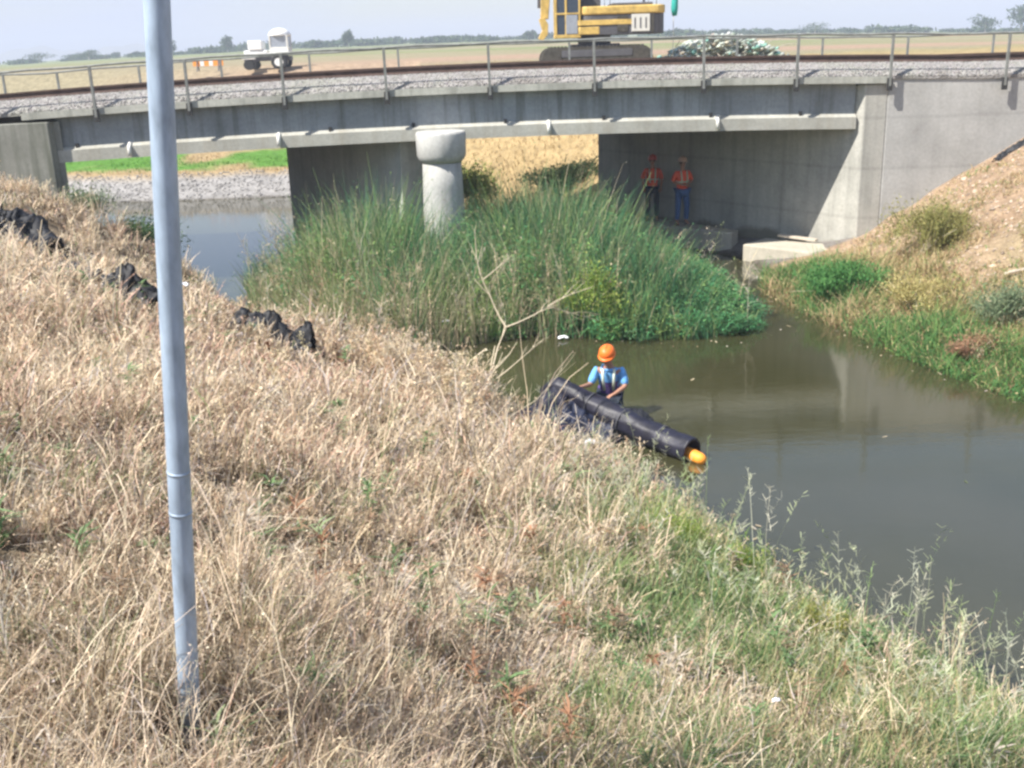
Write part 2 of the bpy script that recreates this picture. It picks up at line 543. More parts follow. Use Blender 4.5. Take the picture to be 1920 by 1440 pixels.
bridge = empty('railway_bridge', (-1.0, 28.4, 0))
tag(bridge, 'low grey concrete railway bridge crossing the muddy canal on one central pier', 'bridge')
bridge.location = (0, 0, 0)
sweep([(25.40, 0.0), (25.40, 0.15), (25.56, 0.15), (25.56, 0.13), (32.40, 0.13), (32.40, 0.15), (32.55, 0.15), (32.55, 0.0)],
      -11.1, 8.93, 40, MATS['concrete_slab'], 'deck_slab', bridge, 0.0)
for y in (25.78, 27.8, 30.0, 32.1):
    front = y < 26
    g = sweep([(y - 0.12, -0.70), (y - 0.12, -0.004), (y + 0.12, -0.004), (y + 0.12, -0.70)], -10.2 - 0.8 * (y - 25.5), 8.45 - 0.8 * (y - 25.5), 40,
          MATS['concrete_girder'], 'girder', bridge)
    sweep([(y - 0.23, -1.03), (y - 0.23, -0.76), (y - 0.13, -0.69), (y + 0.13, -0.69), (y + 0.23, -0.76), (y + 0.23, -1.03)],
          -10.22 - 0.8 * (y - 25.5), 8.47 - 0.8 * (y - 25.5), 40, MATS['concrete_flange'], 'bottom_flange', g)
# drain stubs and bolts on the front girder
for x in (-8.75, -5.25, 1.06, 5.0):
    MB().tube([(x, 25.60, camber(x) - 0.70), (x, 25.50, camber(x) - 0.80), (x, 25.49, camber(x) - 0.98)], 0.045, 10).build(
        'drain_pipe', MATS['white_pipe'], bridge, smooth=True)
for x in (-10.0, -7.9, -4.05, -2.1, 0.05, 2.35, 4.85, 6.95):
    MB().box(x - 0.035, x + 0.035, 25.60, 25.68, camber(x) - 0.80, camber(x) - 0.62).build('tie_bolt', MATS['bracket_steel'], bridge)
# pier: wall under the deck, round nose with a drum cap
pier = MB()
a0, a1 = Vector((-2.16, 26.2)), Vector((-5.9, 31.4))
dv = (a1 - a0).normalized(); nv = Vector((-dv.y, dv.x)) * 0.40
pier.prism([tuple(a0 - nv), tuple(a0 + nv)][::-1][::-1] + [tuple(a1 + nv), tuple(a1 - nv)], -0.8, [camber(-1) - 1.05] * 2 + [camber(-5.9) - 1.05] * 2)
po = pier.build('pier_wall', MATS['concrete_pier'], bridge)
nose = MB()
nose.lathe([(0.56, -0.8), (0.54, 0.2), (0.50, 1.2), (0.465, 2.3), (0.445, 2.96)], 32, (-1.45, 25.08, 0))
nz = nose.build('pier_nose', MATS['concrete_pier'], po, smooth=True)
cap = MB().lathe([(0.45, 2.84), (0.53, 2.93), (0.565, 3.02), (0.58, 3.48), (0.55, 3.545), (0.0, 3.56)], 32, (-1.45, 25.08, 0))
cp = cap.build('pier_cap', MATS['concrete_pier'], po, smooth=True)
for o_ in (nz, cp):
    for pl in o_.data.polygons:
        if abs(pl.normal.z) > 0.8: pl.use_smooth = False

# abutments
def abut(name, label, poly, z1, wing, wing_z, mat, mat_w):
    r_ = empty(name, (0, 0, 0))
    tag(r_, label, 'abutment')
    MB().prism(poly, -1.0, z1).build('abutment_wall', MATS[mat], r_, bevel=0.03)
    MB().prism(wing, -1.0, wing_z).build('wing_wall', MATS[mat_w], r_, bevel=0.02)
    return r_
abut('bridge_abutment', 'tall pale concrete abutment and wing wall holding the bare dirt slope on the right',
     [(8.4, 25.5), (8.93, 25.5), (3.33, 32.5), (2.8, 32.5)], [4.25, 4.25, 4.19, 4.19],
     [(8.94, 25.5), (24, 25.5), (24, 25.9), (8.62, 25.9)], [4.40, 4.33, 4.33, 4.40], 'concrete_abutment', 'concrete_wing')
abut('bridge_abutment', 'stained dark end wall of the bridge rising out of dry grass on the left bank',
     [(-10.3, 25.55), (-15.5, 32.05), (-16.0, 32.05), (-10.85, 25.6)], 4.02,
     [(-10.5, 25.35), (-10.42, 25.8), (-13.4, 25.9), (-13.4, 25.2)], [4.02, 4.02, 3.98, 3.98], 'concrete_old', 'concrete_old')

# footing blocks at the foot of the right abutment, and a plank on one of them
o = MB().prism([(5.92, 26.62), (7.30, 25.22), (8.1, 25.55), (7.35, 26.6), (6.6, 27.1)], -0.5, [0.42, 0.42, 0.48, 0.48, 0.48]).build('concrete_footing', MATS['concrete_footing'], bevel=0.04)
tag(o, 'sunlit cream concrete footing block at the water edge in front of the abutment', 'footing')
o = MB().prism([(2.0, 32.0), (3.1, 30.5), (4.3, 28.95), (5.6, 27.72), (5.85, 27.62), (6.1, 27.95), (2.9, 32.1)], -0.5, 0.56).build('concrete_ledge', MATS['concrete_footing'], bevel=0.04)
tag(o, 'dark shaded concrete ledge along the abutment where two workers stand', 'ledge')
o = MB().box(-0.5, 0.5, -0.09, 0.09, 0, 0.05, Matrix.Translation((7.25, 26.45, 0.545)) @ Matrix.Rotation(R(-38), 4, 'Z') @ Matrix.Rotation(R(3), 4, 'Y')).build('plank', MATS['board_wood'], bevel=0.005)
tag(o, 'short pale plank lying on the sunlit footing block', 'plank')

# railings
def railing(y, xs, label, x0, x1, side):
    r_ = empty('bridge_railing', (0, 0, 0))
    tag(r_, label, 'railing')
    n = 60
    pts = [(x0 + (x1 - x0) * i / n, y, camber(x0 + (x1 - x0) * i / n) + 1.08 + 0.012 * math.sin(i * 1.7)) for i in range(n + 1)]
    MB().tube(pts, 0.026, 8).build('top_rail', MATS['railing_paint'], r_, smooth=True)
    for x in xs:
        lean = 0.012 * math.sin(x * 5)
        z = camber(x)
        pmb = MB().box(-0.028, 0.028, -0.028, 0.028, -0.06, 1.07, Matrix.Translation((x, y, z)) @ Matrix.Rotation(lean, 4, 'Y'))
        pp = pmb.build('post', MATS['railing_paint'], r_)
        if side < 0:
            MB().box(x - 0.06, x + 0.06, y - 0.02, y + 0.035, z - 0.16, z + 0.12).build('bracket', MATS['bracket_steel'], pp)
    return r_
railing(25.345, [-16.6, -14.1, -11.75, -9.35, -7.2, -5.0, -2.65, -0.28, 2.12, 4.62, 6.75, 8.9, 11.55, 14.0, 16.4],
        'thin grey steel railing on the near edge of the bridge deck', -18, 18, -1)
railing(32.62, [-18.0, -16.2, -14.6, -13.0, -10.6, -8.2, -5.6, -3.0, -0.35, 2.0, 4.4, 6.9, 9.4, 11.9, 14.4, 17],
        'thin grey steel railing on the far edge of the bridge deck', -24, 22, 1)

# ballast, track
rocks = MB()
def ballast_prof(): return [(25.47, 0.10), (25.47, 0.17), (25.62, 0.30), (26.05, 0.455), (31.8, 0.455), (32.35, 0.17), (32.35, 0.10)]
m, nt, b = new_mat('ballast_rock')
p = geo_pos(nt)
v = nt.nodes.new('ShaderNodeTexVoronoi'); v.inputs['Scale'].default_value = 24
nt.links.new(p, v.inputs['Vector'])
n0 = noise(nt, p, 1.2, 5, 0.6)
c0 = ramp(nt, n0, [(0.3, (0.20, 0.185, 0.17)), (0.5, (0.29, 0.275, 0.26)), (0.72, (0.24, 0.24, 0.20))])
c1 = mix(nt, 1.0, c0, ramp(nt, v.outputs['Color'], [(0.0, (0.72,) * 3), (1.0, (1.28,) * 3)]), 'MULTIPLY')
nt.links.new(c1, b.inputs['Base Color']); b.inputs['Roughness'].default_value = 0.95
bump(nt, b, v.outputs['Distance'], 0.6, 0.03)
bl = sweep(ballast_prof(), -45, 45, 180, m, 'ballast')
# fold loose stones into the same object
N = 15000
sx = rng.uniform(-22, 21, N); u = rng.uniform(0, 1, N) ** 1.2
sy = 25.47 + u * 0.75
sz = np.interp(sy, [25.47, 25.62, 26.05, 26.4], [0.18, 0.30, 0.455, 0.455]) + np.array([camber(x) for x in sx])
sr = rng.uniform(0.012, 0.03, N)
octv = np.array([(1,0,0),(-1,0,0),(0,1,0),(0,-1,0),(0,0,1),(0,0,-1)], float)
octf = np.array([(0,2,4),(2,1,4),(1,3,4),(3,0,4),(2,0,5),(1,2,5),(3,1,5),(0,3,5)])
def stone_mesh(name, cx, cy, cz, r, cols, mat, squash=0.7):
    n = len(cx)
    V = octv[None] * r[:, None, None] * rng.uniform(0.6, 1.3, (n, 6, 1))
    ang = rng.uniform(0, 6.28, n); ca, sa = np.cos(ang)[:, None], np.sin(ang)[:, None]
    x = V[..., 0] * ca - V[..., 1] * sa; y = V[..., 0] * sa + V[..., 1] * ca
    V = np.stack([x + cx[:, None] + V[..., 2] * 0.3, y + cy[:, None], V[..., 2] * squash + cz[:, None]], -1)
    F = (octf[None] + (np.arange(n) * 6)[:, None, None]).reshape(-1, 3)
    me = bpy.data.meshes.new(name)
    me.vertices.add(n * 6); me.vertices.foreach_set('co', V.astype(np.float32).ravel())
    me.loops.add(len(F) * 3); me.loops.foreach_set('vertex_index', F.astype(np.int32).ravel())
    me.polygons.add(len(F)); me.polygons.foreach_set('loop_start', (np.arange(len(F)) * 3).astype(np.int32))
    me.update(calc_edges=True)
    c = np.ones((n, 6, 4), np.float32); c[..., :3] = cols[:, None, :]
    a = me.color_attributes.new('tint', 'FLOAT_COLOR', 'POINT'); a.data.foreach_set('color', c.ravel())
    me.materials.append(mat)
    o = bpy.data.objects.new(name, me); COL.objects.link(o)
    return o
gcol = np.array([0.30, 0.285, 0.27]) * rng.uniform(0.6, 1.4, (N, 1)) * rng.uniform(0.93, 1.07, (N, 3))
st = stone_mesh('loose_ballast', sx, sy, sz, sr, gcol, MATS['stones'])
tag(st, 'loose grey ballast stones along the deck edge', 'gravel', kind='stuff')
tag(bl, 'grey ballast bed under the railway track', 'gravel', kind='stuff')

track = empty('railway_track', (0, 0, 0))
tag(track, 'rust brown railway track running across the bridge', 'railway track')
for y in (26.75, 28.22):
    sweep([(y - 0.07, 0.46), (y - 0.07, 0.475), (y - 0.012, 0.50), (y - 0.012, 0.575), (y - 0.036, 0.585), (y - 0.036, 0.62),
           (y + 0.036, 0.62), (y + 0.036, 0.585), (y + 0.012, 0.575), (y + 0.012, 0.50), (y + 0.07, 0.475), (y + 0.07, 0.46)],
          -45, 45, 90, MATS['steel_rail'], 'rail', track)
for i in range(72):
    x = -21.6 + i * 0.6
    MB().box(x - 0.11, x + 0.11, 26.2, 28.78, camber(x) + 0.33, camber(x) + 0.47).build('sleeper', MATS['sleeper_wood'], track)
simple('glass_pale', (0.30, 0.33, 0.38), rough=0.15, var=0.1, spec=0.8)
# ------------------------------------------------------------------ galvanised pole by the camera
def Z(x, y): return float(height(np.array([x]), np.array([y]))[0])
pole = empty('steel_pole', (0, 0, 0))
tag(pole, 'tall bare galvanised steel pole standing in the dry grass on the near bank', 'pole')
p0_, p1_ = Vector((-1.29, 3.60, 2.98)), Vector((-1.04, 3.45, 5.47))
bot = p0_ + (p0_ - p1_) * 0.12; top = p1_ + (p1_ - p0_) * 0.5
pts = [bot.lerp(top, i / 16) for i in range(17)]
MB().tube(pts, 0.040, 24).build('pole_tube', MATS['steel_galvanised'], pole, smooth=True)
for z0, rr in ((3.74, 0.0418), (3.90, 0.0415)):      # wire wraps and an old clamp mark low on the tube
    k = (z0 - bot.z) / (top.z - bot.z); c = bot.lerp(top, k)
    ax = (top - bot).normalized()
    MB().tube([c - ax * 0.006, c + ax * 0.006], rr, 20).build('wire_wrap', MATS['steel_galvanised'], pole, smooth=True)

# ------------------------------------------------------------------ people
simple('vest_bright', (0.95, 0.12, 0.05), rough=0.6, var=0.2, scale=10)
def skinned(name, V, E, mat, parent, root, sub=2):
    """V: {key: (x, y, z, r) or (x, y, z, rx, ry)} grown into one continuous surface"""
    keys = list(V); idx = {k: i for i, k in enumerate(keys)}
    me = bpy.data.meshes.new(name)
    me.from_pydata([V[k][:3] for k in keys], [(idx[a], idx[b]) for a, b in E], [])
    o = bpy.data.objects.new(name, me); COL.objects.link(o); o.parent = parent
    md = o.modifiers.new('skin', 'SKIN'); md.use_smooth_shade = True; md.branch_smoothing = 0.4
    if not me.skin_vertices:
        bm = bmesh.new(); bm.from_mesh(me); bm.verts.layers.skin.verify(); bm.to_mesh(me); bm.free()
    for i, k in enumerate(keys):
        sv = me.skin_vertices[0].data[i]
        r = V[k][3:]
        sv.radius = (r[0], r[-1])
        sv.use_root = (k == root)
    s = o.modifiers.new('sub', 'SUBSURF'); s.levels = sub; s.render_levels = sub
    me.materials.append(mat)
    return o

STAND = dict(pelvis=(0, 0, .95), waist=(0, 0, 1.10), chest=(0, 0, 1.30), neckb=(0, 0, 1.46), neck=(0, 0, 1.53),
    head0=(0, -.01, 1.59), head1=(0, -.015, 1.66), head2=(0, 0, 1.73),
    hipL=(.10, 0, .90), kneeL=(.12, -.02, .49), ankleL=(.13, .01, .09), toeL=(.15, -.14, .035),
    hipR=(-.10, 0, .90), kneeR=(-.12, -.02, .49), ankleR=(-.13, .01, .09), toeR=(-.15, -.14, .035),
    shL=(.185, 0, 1.42), elL=(.25, .03, 1.14), wrL=(.25, -.08, .91), shR=(-.185, 0, 1.42), elR=(-.25, .03, 1.14), wrR=(-.25, -.08, .91))
RAD = dict(pelvis=(.155, .115), waist=(.145, .11), chest=(.17, .125), neckb=(.10, .085), neck=.055, head0=.062, head1=(.078, .09), head2=.072,
    hipL=.085, kneeL=.058, ankleL=.042, toeL=.035, hipR=.085, kneeR=.058, ankleR=.042, toeR=.035,
    shL=.06, elL=.042, wrL=.029, shR=.06, elR=.042, wrR=.029)
def rad(k, f=1.0, add=0.0):
    r = RAD[k]
    r = r if isinstance(r, tuple) else (r, r)
    return tuple(x * f + add for x in r)
def hand(V, E, side, wr, d, palm_n):
    """palm, four unequal bent fingers and a thumb leaving the side of the palm"""
    d = Vector(d).normalized(); n = Vector(palm_n).normalized()
    sdir = d.cross(n).normalized()
    wr = Vector(wr)
    def put(k, p, r): V[k + side] = (*p, r)
    pm = wr + d * 0.05
    put('palm', pm, 0.027); E.append(('wr' + side, 'palm' + side))
    for i, (off, ln) in enumerate(((-.027, .066), (-.009, .076), (.009, .071), (.027, .056))):
        b0 = pm + d * 0.035 + sdir * off
        b1 = b0 + d * ln * 0.5 + n * 0.008
        b2 = b1 + (d * 0.6 + n * 0.7).normalized() * ln * 0.5
        ks = ['f%d%d' % (i, j) for j in range(3)]
        for k, p, r in zip(ks, (b0, b1, b2), (.0095, .0085, .0075)): put(k, p, r)
        E += [('palm' + side, ks[0] + side), (ks[0] + side, ks[1] + side), (ks[1] + side, ks[2] + side)]
    t0 = pm - sdir * 0.034 + d * 0.0
    t1 = t0 - sdir * 0.02 + d * 0.03 + n * 0.01
    put('t0', t0, .011); put('t1', t1, .009)
    E += [('palm' + side, 't0' + side), ('t0' + side, 't1' + side)]

def person(name, label, loc, rz, hat, shirt, trousers, vest, pose=None, hands=None, group=None, sleeve='full', tape=True, scale=1.0, vshape='H', face=None):
    J = dict(STAND); J.update(pose or {})
    root = empty(name, loc, rz); root.scale = (scale,) * 3
    tag(root, label, 'person', group)
    V = {k: (*J[k], *rad(k, .84 if k in ('pelvis', 'waist', 'chest', 'neckb', 'shL', 'shR', 'hipL', 'hipR', 'kneeL', 'kneeR') else 1)) for k in J}
    E = [('pelvis', 'waist'), ('waist', 'chest'), ('chest', 'neckb'), ('neckb', 'neck'), ('neck', 'head0'), ('head0', 'head1'), ('head1', 'head2')]
    for s in 'LR':
        E += [('pelvis', 'hip' + s), ('hip' + s, 'knee' + s), ('knee' + s, 'ankle' + s), ('ankle' + s, 'toe' + s),
              ('chest', 'sh' + s), ('sh' + s, 'el' + s), ('el' + s, 'wr' + s)]
        el, wr = Vector(J['el' + s]), Vector(J['wr' + s])
        dd, nn = (hands or {}).get(s, ((wr - el), (0, -0.6, -0.2)))
        hand(V, E, s, wr, dd, nn)
    # nose, ears
    h1 = Vector(J['head1']); fwd = Vector(face or (0, -1, 0)).normalized(); lat = Vector((-fwd.y, fwd.x, 0)).normalized()
    body = skinned('body', V, E, MATS['skin'], root, 'pelvis')
    MB().lathe([(0.0, 0.02), (.009, 0.0), (.013, -.022), (.0, -.03)], 8, tuple(h1 + fwd * 0.088 + Vector((0, 0, -.012)))).build('nose', MATS['skin'], body, smooth=True)
    for sg in (-1, 1):
        MB().lathe([(0.0, 0.03), (.014, .018), (.016, -.01), (.0, -.03)], 8, tuple(h1 + lat * 0.078 * sg + Vector((0, 0, -.02)))).build('ear', MATS['skin'], body, smooth=True)
        MB().lathe([(0, .009), (.010, .003), (.010, -.003), (0, -.009)], 8, tuple(h1 + lat * 0.03 * sg + fwd * 0.083 + Vector((0, 0, .004)))).build('eye', MATS['hair_dark'], body, smooth=True)
    mo = MB().tube([h1 + fwd * 0.078 + lat * x + Vector((0, 0, -.052)) for x in (-.022, 0, .022)], .006, 6)
    mo.build('mouth', MATS['hat_red'], body)
    hr = MB().lathe([(.0, -.04), (.074, -.03), (.086, .01), (.082, .05), (.05, .085), (0, .09)], 16, tuple(h1 - fwd * 0.016))
    hr.build('hair', MATS['hair_dark'], body, smooth=True)
    # shirt
    SV = {k: (*J[k], *rad(k, 1.0, .026 if k == 'neckb' else .018)) for k in ('pelvis', 'waist', 'chest', 'neckb', 'shL', 'elL', 'shR', 'elR')}
    SE = [('pelvis', 'waist'), ('waist', 'chest'), ('chest', 'neckb'), ('chest', 'shL'), ('shL', 'elL'), ('chest', 'shR'), ('shR', 'elR')]
    if sleeve == 'full':
        for s in 'LR':
            SV['wr' + s] = (*(Vector(J['wr' + s]).lerp(Vector(J['el' + s]), .12)), *rad('wr' + s, 1, .012)); SE.append(('el' + s, 'wr' + s))
    skinned('shirt', SV, SE, MATS[shirt], root, 'waist')
    # trousers
    TV = {k: (*J[k], *rad(k, 1.0, .022)) for k in ('pelvis', 'hipL', 'hipR', 'kneeL', 'kneeR')}
    TE = [('pelvis', 'hipL'), ('pelvis', 'hipR'), ('hipL', 'kneeL'), ('hipR', 'kneeR')]
    for s in 'LR':
        TV['an' + s] = (*(Vector(J['ankle' + s]) + Vector((0, 0, .03))), *rad('ankle' + s, 1, .024)); TE.append(('knee' + s, 'an' + s))
    skinned('trousers', TV, TE, MATS[trousers], root, 'pelvis')
    for s in 'LR':
        a, t = Vector(J['ankle' + s]), Vector(J['toe' + s])
        skinned('boot', {'a': (*(a + Vector((0, .0, .05))), .052), 'h': (*(a + Vector((0, .03, -.045))), .048), 't': (*t, .046)}, [('a', 'h'), ('h', 't')], MATS['boot'], root, 'h')
    # vest
    if vest:
        VV = {k: (*J[k], *rad(k, 1.0, .032)) for k in ('waist', 'chest', 'neckb')}
        VV['pl'] = (*Vector(J['pelvis']).lerp(Vector(J['waist']), .3), *rad('pelvis', 1, .03))
        VE = [('pl', 'waist'), ('waist', 'chest'), ('chest', 'neckb')]
        for s in 'LR':
            VV['s' + s] = (*Vector(J['chest']).lerp(Vector(J['sh' + s]), .62), *rad('sh' + s, 1, .03)); VE.append(('chest', 's' + s))
        vo = skinned('vest', VV, VE, MATS[vest], root, 'waist')
        if tape:
            tm = MB()
            w, c = Vector(J['waist']), Vector(J['chest'])
            nb = Vector(J['neckb'])
            for sg in (-1, 1):
                tm.tube([w + Vector((.065 * sg, -.155, -.02)), c + Vector((.08 * sg, -.165, -.02)), nb + Vector((.085 * sg, -.105, -.0))], .02, 6)
            if vshape == 'H':
                ring = [w.lerp(c, .35) + Vector((.178 * math.cos(a), .15 * math.sin(a), 0)) for a in np.linspace(0, 2 * math.pi, 25)]
                tm.tube(ring, .02, 6, cap=False)
            tm.build('reflective_tape', MATS['vest_tape'], vo, smooth=True)
    # hard hat: shell, ridge and brim
    hc = Vector(J['head2']) - fwd * 0.0 + Vector((0, 0, -.022))
    tilt = math.asin(max(-1, min(1, -fwd.z)))
    Mh = Matrix.Translation(hc) @ Matrix.Rotation(math.atan2(fwd.x, -fwd.y), 4, 'Z') @ Matrix.Rotation(tilt, 4, 'X')
    sh = MB().lathe([(.112, .0), (.118, .012), (.117, .045), (.104, .085), (.07, .118), (.03, .131), (0, .133)], 24, sy=1.16)
    br = MB().lathe([(.10, .0), (.128, -.010), (.130, -.002), (.112, .014)], 24, (0, -.018, 0), sy=1.2)
    sh.v = [tuple(Mh @ Vector(p)) for p in sh.v]; br.v = [tuple(Mh @ Vector(p)) for p in br.v]
    ho = sh.build('hard_hat', MATS[hat], root, smooth=True)
    br.build('brim', MATS[hat], ho, smooth=True)
    rd = MB().tube([Mh @ Vector((0, -.118, .05)), Mh @ Vector((0, -.07, .118)), Mh @ Vector((0, 0, .14)), Mh @ Vector((0, .07, .118)), Mh @ Vector((0, .125, .05))], .012, 8)
    rd.build('ridge', MATS[hat], ho, smooth=True)
    return root

person('person', 'worker in red hat, orange vest and dark trousers standing in shade partly behind the reeds', (4.08, 29.9, 0.56), R(-6),
       'hat_red', 'vest_bright', 'trousers_dark', 'vest_bright', sleeve='half', group='workers standing under the bridge',
       pose=dict(elL=(.27, .02, 1.15), wrL=(.23, -.10, .95), elR=(-.28, .03, 1.16), wrR=(-.24, -.09, .95)))
person('person', 'worker in pale hat, orange vest and blue jeans standing on the shaded ledge', (4.78, 29.1, 0.56), R(14),
       'hat_tan', 'vest_bright', 'jeans', 'vest_bright', sleeve='half', group='workers standing under the bridge',
       pose=dict(elL=(.28, .0, 1.17), wrL=(.08, -.20, 1.12), elR=(-.27, .02, 1.16), wrR=(-.02, -.22, 1.10), kneeL=(.13, -.05, .49)))

# worker in the water, leaning over the rolled curtain
bz = Z(1.5, 15.25)
def wz(z): return z - bz
person('person', 'worker in orange hard hat and light blue shirt, waist deep behind the black roll', (1.45, 15.15, bz), R(-10),
       'hat_orange', 'shirt_blue', 'trousers_dark', 'vest_purple', sleeve='half', vshape='V', face=(-0.18, -0.88, -0.42),
       pose=dict(pelvis=(0, .12, wz(.30)), waist=(0, .07, wz(.44)), chest=(0, 0, wz(.62)), neckb=(0, -.06, wz(.77)), neck=(0, -.09, wz(.83)),
                 head0=(-.01, -.12, wz(.88)), head1=(-.02, -.145, wz(.945)), head2=(-.02, -.135, wz(1.015)),
                 hipL=(.10, .12, wz(.26)), hipR=(-.10, .12, wz(.26)), kneeL=(.16, -.10, wz(-.02)), kneeR=(-.16, -.10, wz(-.02)),
                 ankleL=(.14, .18, .09), ankleR=(-.14, .18, .09), toeL=(.17, .03, .035), toeR=(-.17, .03, .035),
                 shL=(.185, -.03, wz(.73)), shR=(-.185, -.03, wz(.73)),
                 elL=(.25, -.12, wz(.50)), wrL=(.10, -.34, wz(.44)), elR=(-.27, -.15, wz(.52)), wrR=(-.36, -.38, wz(.56))),
       hands=dict(L=((-.6, -.6, -.1), (0, -.2, -1)), R=((-.6, -.6, .1), (0, -.3, -1))))

# ------------------------------------------------------------------ rolled turbidity curtain
roll = empty('rolled_curtain', (0, 0, 0))
tag(roll, 'long black rolled fabric tube with an orange float sticking out of its open end', 'fabric roll')
ax = [Vector(p) for p in ((0.50, 14.95, .44), (0.64, 14.78, .60), (0.80, 14.66, .56), (1.02, 14.52, .46), (1.28, 14.32, .36), (1.55, 14.08, .27), (1.85, 13.78, .20), (2.12, 13.5, .15), (2.36, 13.22, .12))]
def bez(pts, n):
    out = []
    for i in range(len(pts) - 1):
        p0 = pts[max(i - 1, 0)]; p1 = pts[i]; p2 = pts[i + 1]; p3 = pts[min(i + 2, len(pts) - 1)]
        for k in range(n):
            t = k / n
            out.append(0.5 * ((2 * p1) + (p2 - p0) * t + (2 * p0 - 5 * p1 + 4 * p2 - p3) * t * t + (3 * p1 - p0 - 3 * p2 + p3) * t ** 3))
    out.append(pts[-1]); return out
cl = bez(ax, 8)
def roll_mesh():
    mb = MB(); v = []; f = []; seg = 28; n = len(cl)
    for i, p in enumerate(cl):
        t = (cl[min(i + 1, n - 1)] - cl[max(i - 1, 0)]).normalized()
        side = t.cross(Vector((0, 0, 1))).normalized(); up = side.cross(t)
        s = i / (n - 1)
        r0 = 0.105 + 0.075 * min(1, s * 1.8)
        for k in range(seg):
            a = 2 * math.pi * k / seg
            wr = 1 + 0.035 * math.sin(3 * a + i * 0.25) + 0.03 * math.sin(9 * a - i * 0.35) + 0.03 * math.sin(i * 0.6 + a) + 0.02 * math.sin(13 * a + i)
            if 0.05 < (s * 6) % 1 < 0.14: wr *= 0.93           # lashings pinch the roll
            v.append(p + (side * math.cos(a) + up * math.sin(a)) * r0 * wr)
    for i in range(n - 1):
        for k in range(seg):
            a, b_ = i * seg + k, i * seg + (k + 1) % seg
            f.append((a, b_, b_ + seg, a + seg))
    # inner lip of the open end
    base = (n - 1) * seg
    t = (cl[-1] - cl[-2]).normalized()
    c = cl[-1]
    inner = len(v)
    for k in range(seg): v.append(c + (Vector(v[base + k]) - c) * 0.80)
    for k in range(seg): v.append(c - t * 0.35 + (Vector(v[base + k]) - c) * 0.70)
    for k in range(seg):
        k2 = (k + 1) % seg
        f.append((base + k, base + k2, inner + k2, inner + k))
        f.append((inner + k, inner + k2, inner + seg + k2, inner + seg + k))
    f.append(tuple(range(inner + seg, inner + 2 * seg)))
    f.append(tuple(range(seg - 1, -1, -1)))
    return mb.add(v, f)
ro = roll_mesh().build('fabric_tube', MATS['black_curtain'], roll, smooth=True)
t = (cl[-1] - cl[-2]).normalized()
fl = MB()
s0 = cl[-1] - t * 0.3
fl.tube([s0 + Vector((0, 0, -.045)), cl[-1] + t * 0.02 + Vector((0, 0, -.045)), cl[-1] + t * 0.15 + Vector((0, 0, -.05)), cl[-1] + t * 0.20 + Vector((0, 0, -.05)), cl[-1] + t * 0.225 + Vector((0, 0, -.05))],
        [0.082, 0.084, 0.080, 0.06, 0.03], 16)
fl.build('float', MATS['orange_float'], roll, smooth=True)
def sheet(name, P, nu, nv, amp, mat, parent=None, seed=1, freq=5.0, thick=0.006):
    """crumpled cloth over a grid of corner points P[row][col] (Vectors), given a little thickness"""
    rows, cols = len(P), len(P[0])
    mb = MB(); v = []; f = []
    for j in range(nv + 1):
        for i in range(nu + 1):
            a, b_ = i / nu * (cols - 1), j / nv * (rows - 1)
            i0, j0 = min(int(a), cols - 2), min(int(b_), rows - 2)
            fa, fb = a - i0, b_ - j0
            p = (P[j0][i0] * (1 - fa) + P[j0][i0 + 1] * fa) * (1 - fb) + (P[j0 + 1][i0] * (1 - fa) + P[j0 + 1][i0 + 1] * fa) * fb
            q = math.sin(freq * (a * 1.3 + b_ * .7) + seed) + math.sin(freq * 1.9 * (b_ - a * .6) + seed * 2.1) + .7 * math.sin(freq * 3.7 * (a + .5 * b_) + seed * 3.3) + .5 * math.sin(freq * 6.1 * (b_ + .4 * a) + seed)
            v.append(p + Vector((amp * .4 * math.cos(q * 2 + seed), amp * .4 * math.sin(q * 3), amp * q * .5)))
    for j in range(nv):
        for i in range(nu):
            a = j * (nu + 1) + i
            f.append((a, a + 1, a + nu + 2, a + nu + 1))
    o = mb.add(v, f).build(name, mat, parent, smooth=True)
    s = o.modifiers.new('solid', 'SOLIDIFY'); s.thickness = thick
    return o
Vv = Vector
def g(x, y, up=0.0): return Vv((x, y, max(Z(x, y), -0.02) + up))
for q in (14, 27, 40, 53):                              # rope lashings round the roll
    c_ = cl[q]; t_ = (cl[q + 1] - cl[q - 1]).normalized()
    rr_ = (0.105 + 0.075 * min(1, q / (len(cl) - 1) * 1.8)) * 1.045
    sd_ = t_.cross(Vector((0, 0, 1))).normalized(); up_ = sd_.cross(t_)
    MB().tube([c_ + (sd_ * math.cos(w_) + up_ * math.sin(w_)) * rr_ for w_ in np.linspace(0, 6.283, 25)], .009, 6, cap=False).build('lashing', MATS['machine_grey'], roll, smooth=True)
# skirt of the curtain hanging from the raised end down over the bank
sheet('skirt', [[Vv((0.55, 14.86, .55)), Vv((0.80, 14.58, .50)), Vv((1.1, 14.36, .36)), Vv((1.45, 14.05, .24))],
                [Vv((0.40, 14.35, .50)), Vv((0.72, 14.12, .34)), Vv((0.98, 14.02, .20)), Vv((1.32, 13.82, .08))],
                [g(0.18, 13.75, .14), g(0.55, 13.5, .14), g(0.85, 13.5, .12), Vv((1.2, 13.6, .03))]],
      36, 26, 0.035, MATS['blue_black_fabric'], roll, 1.0)
sheet('flap', [[Vv((0.52, 14.98, .56)), Vv((0.66, 14.76, .68)), Vv((0.86, 14.62, .63))],
               [Vv((0.30, 14.5, .42)), Vv((0.52, 14.42, .52)), Vv((0.72, 14.36, .47))],
               [g(0.0, 14.0, .22), g(0.25, 13.95, .26), g(0.5, 13.9, .22)]], 24, 20, 0.02, MATS['black_curtain'], roll, 2.3)
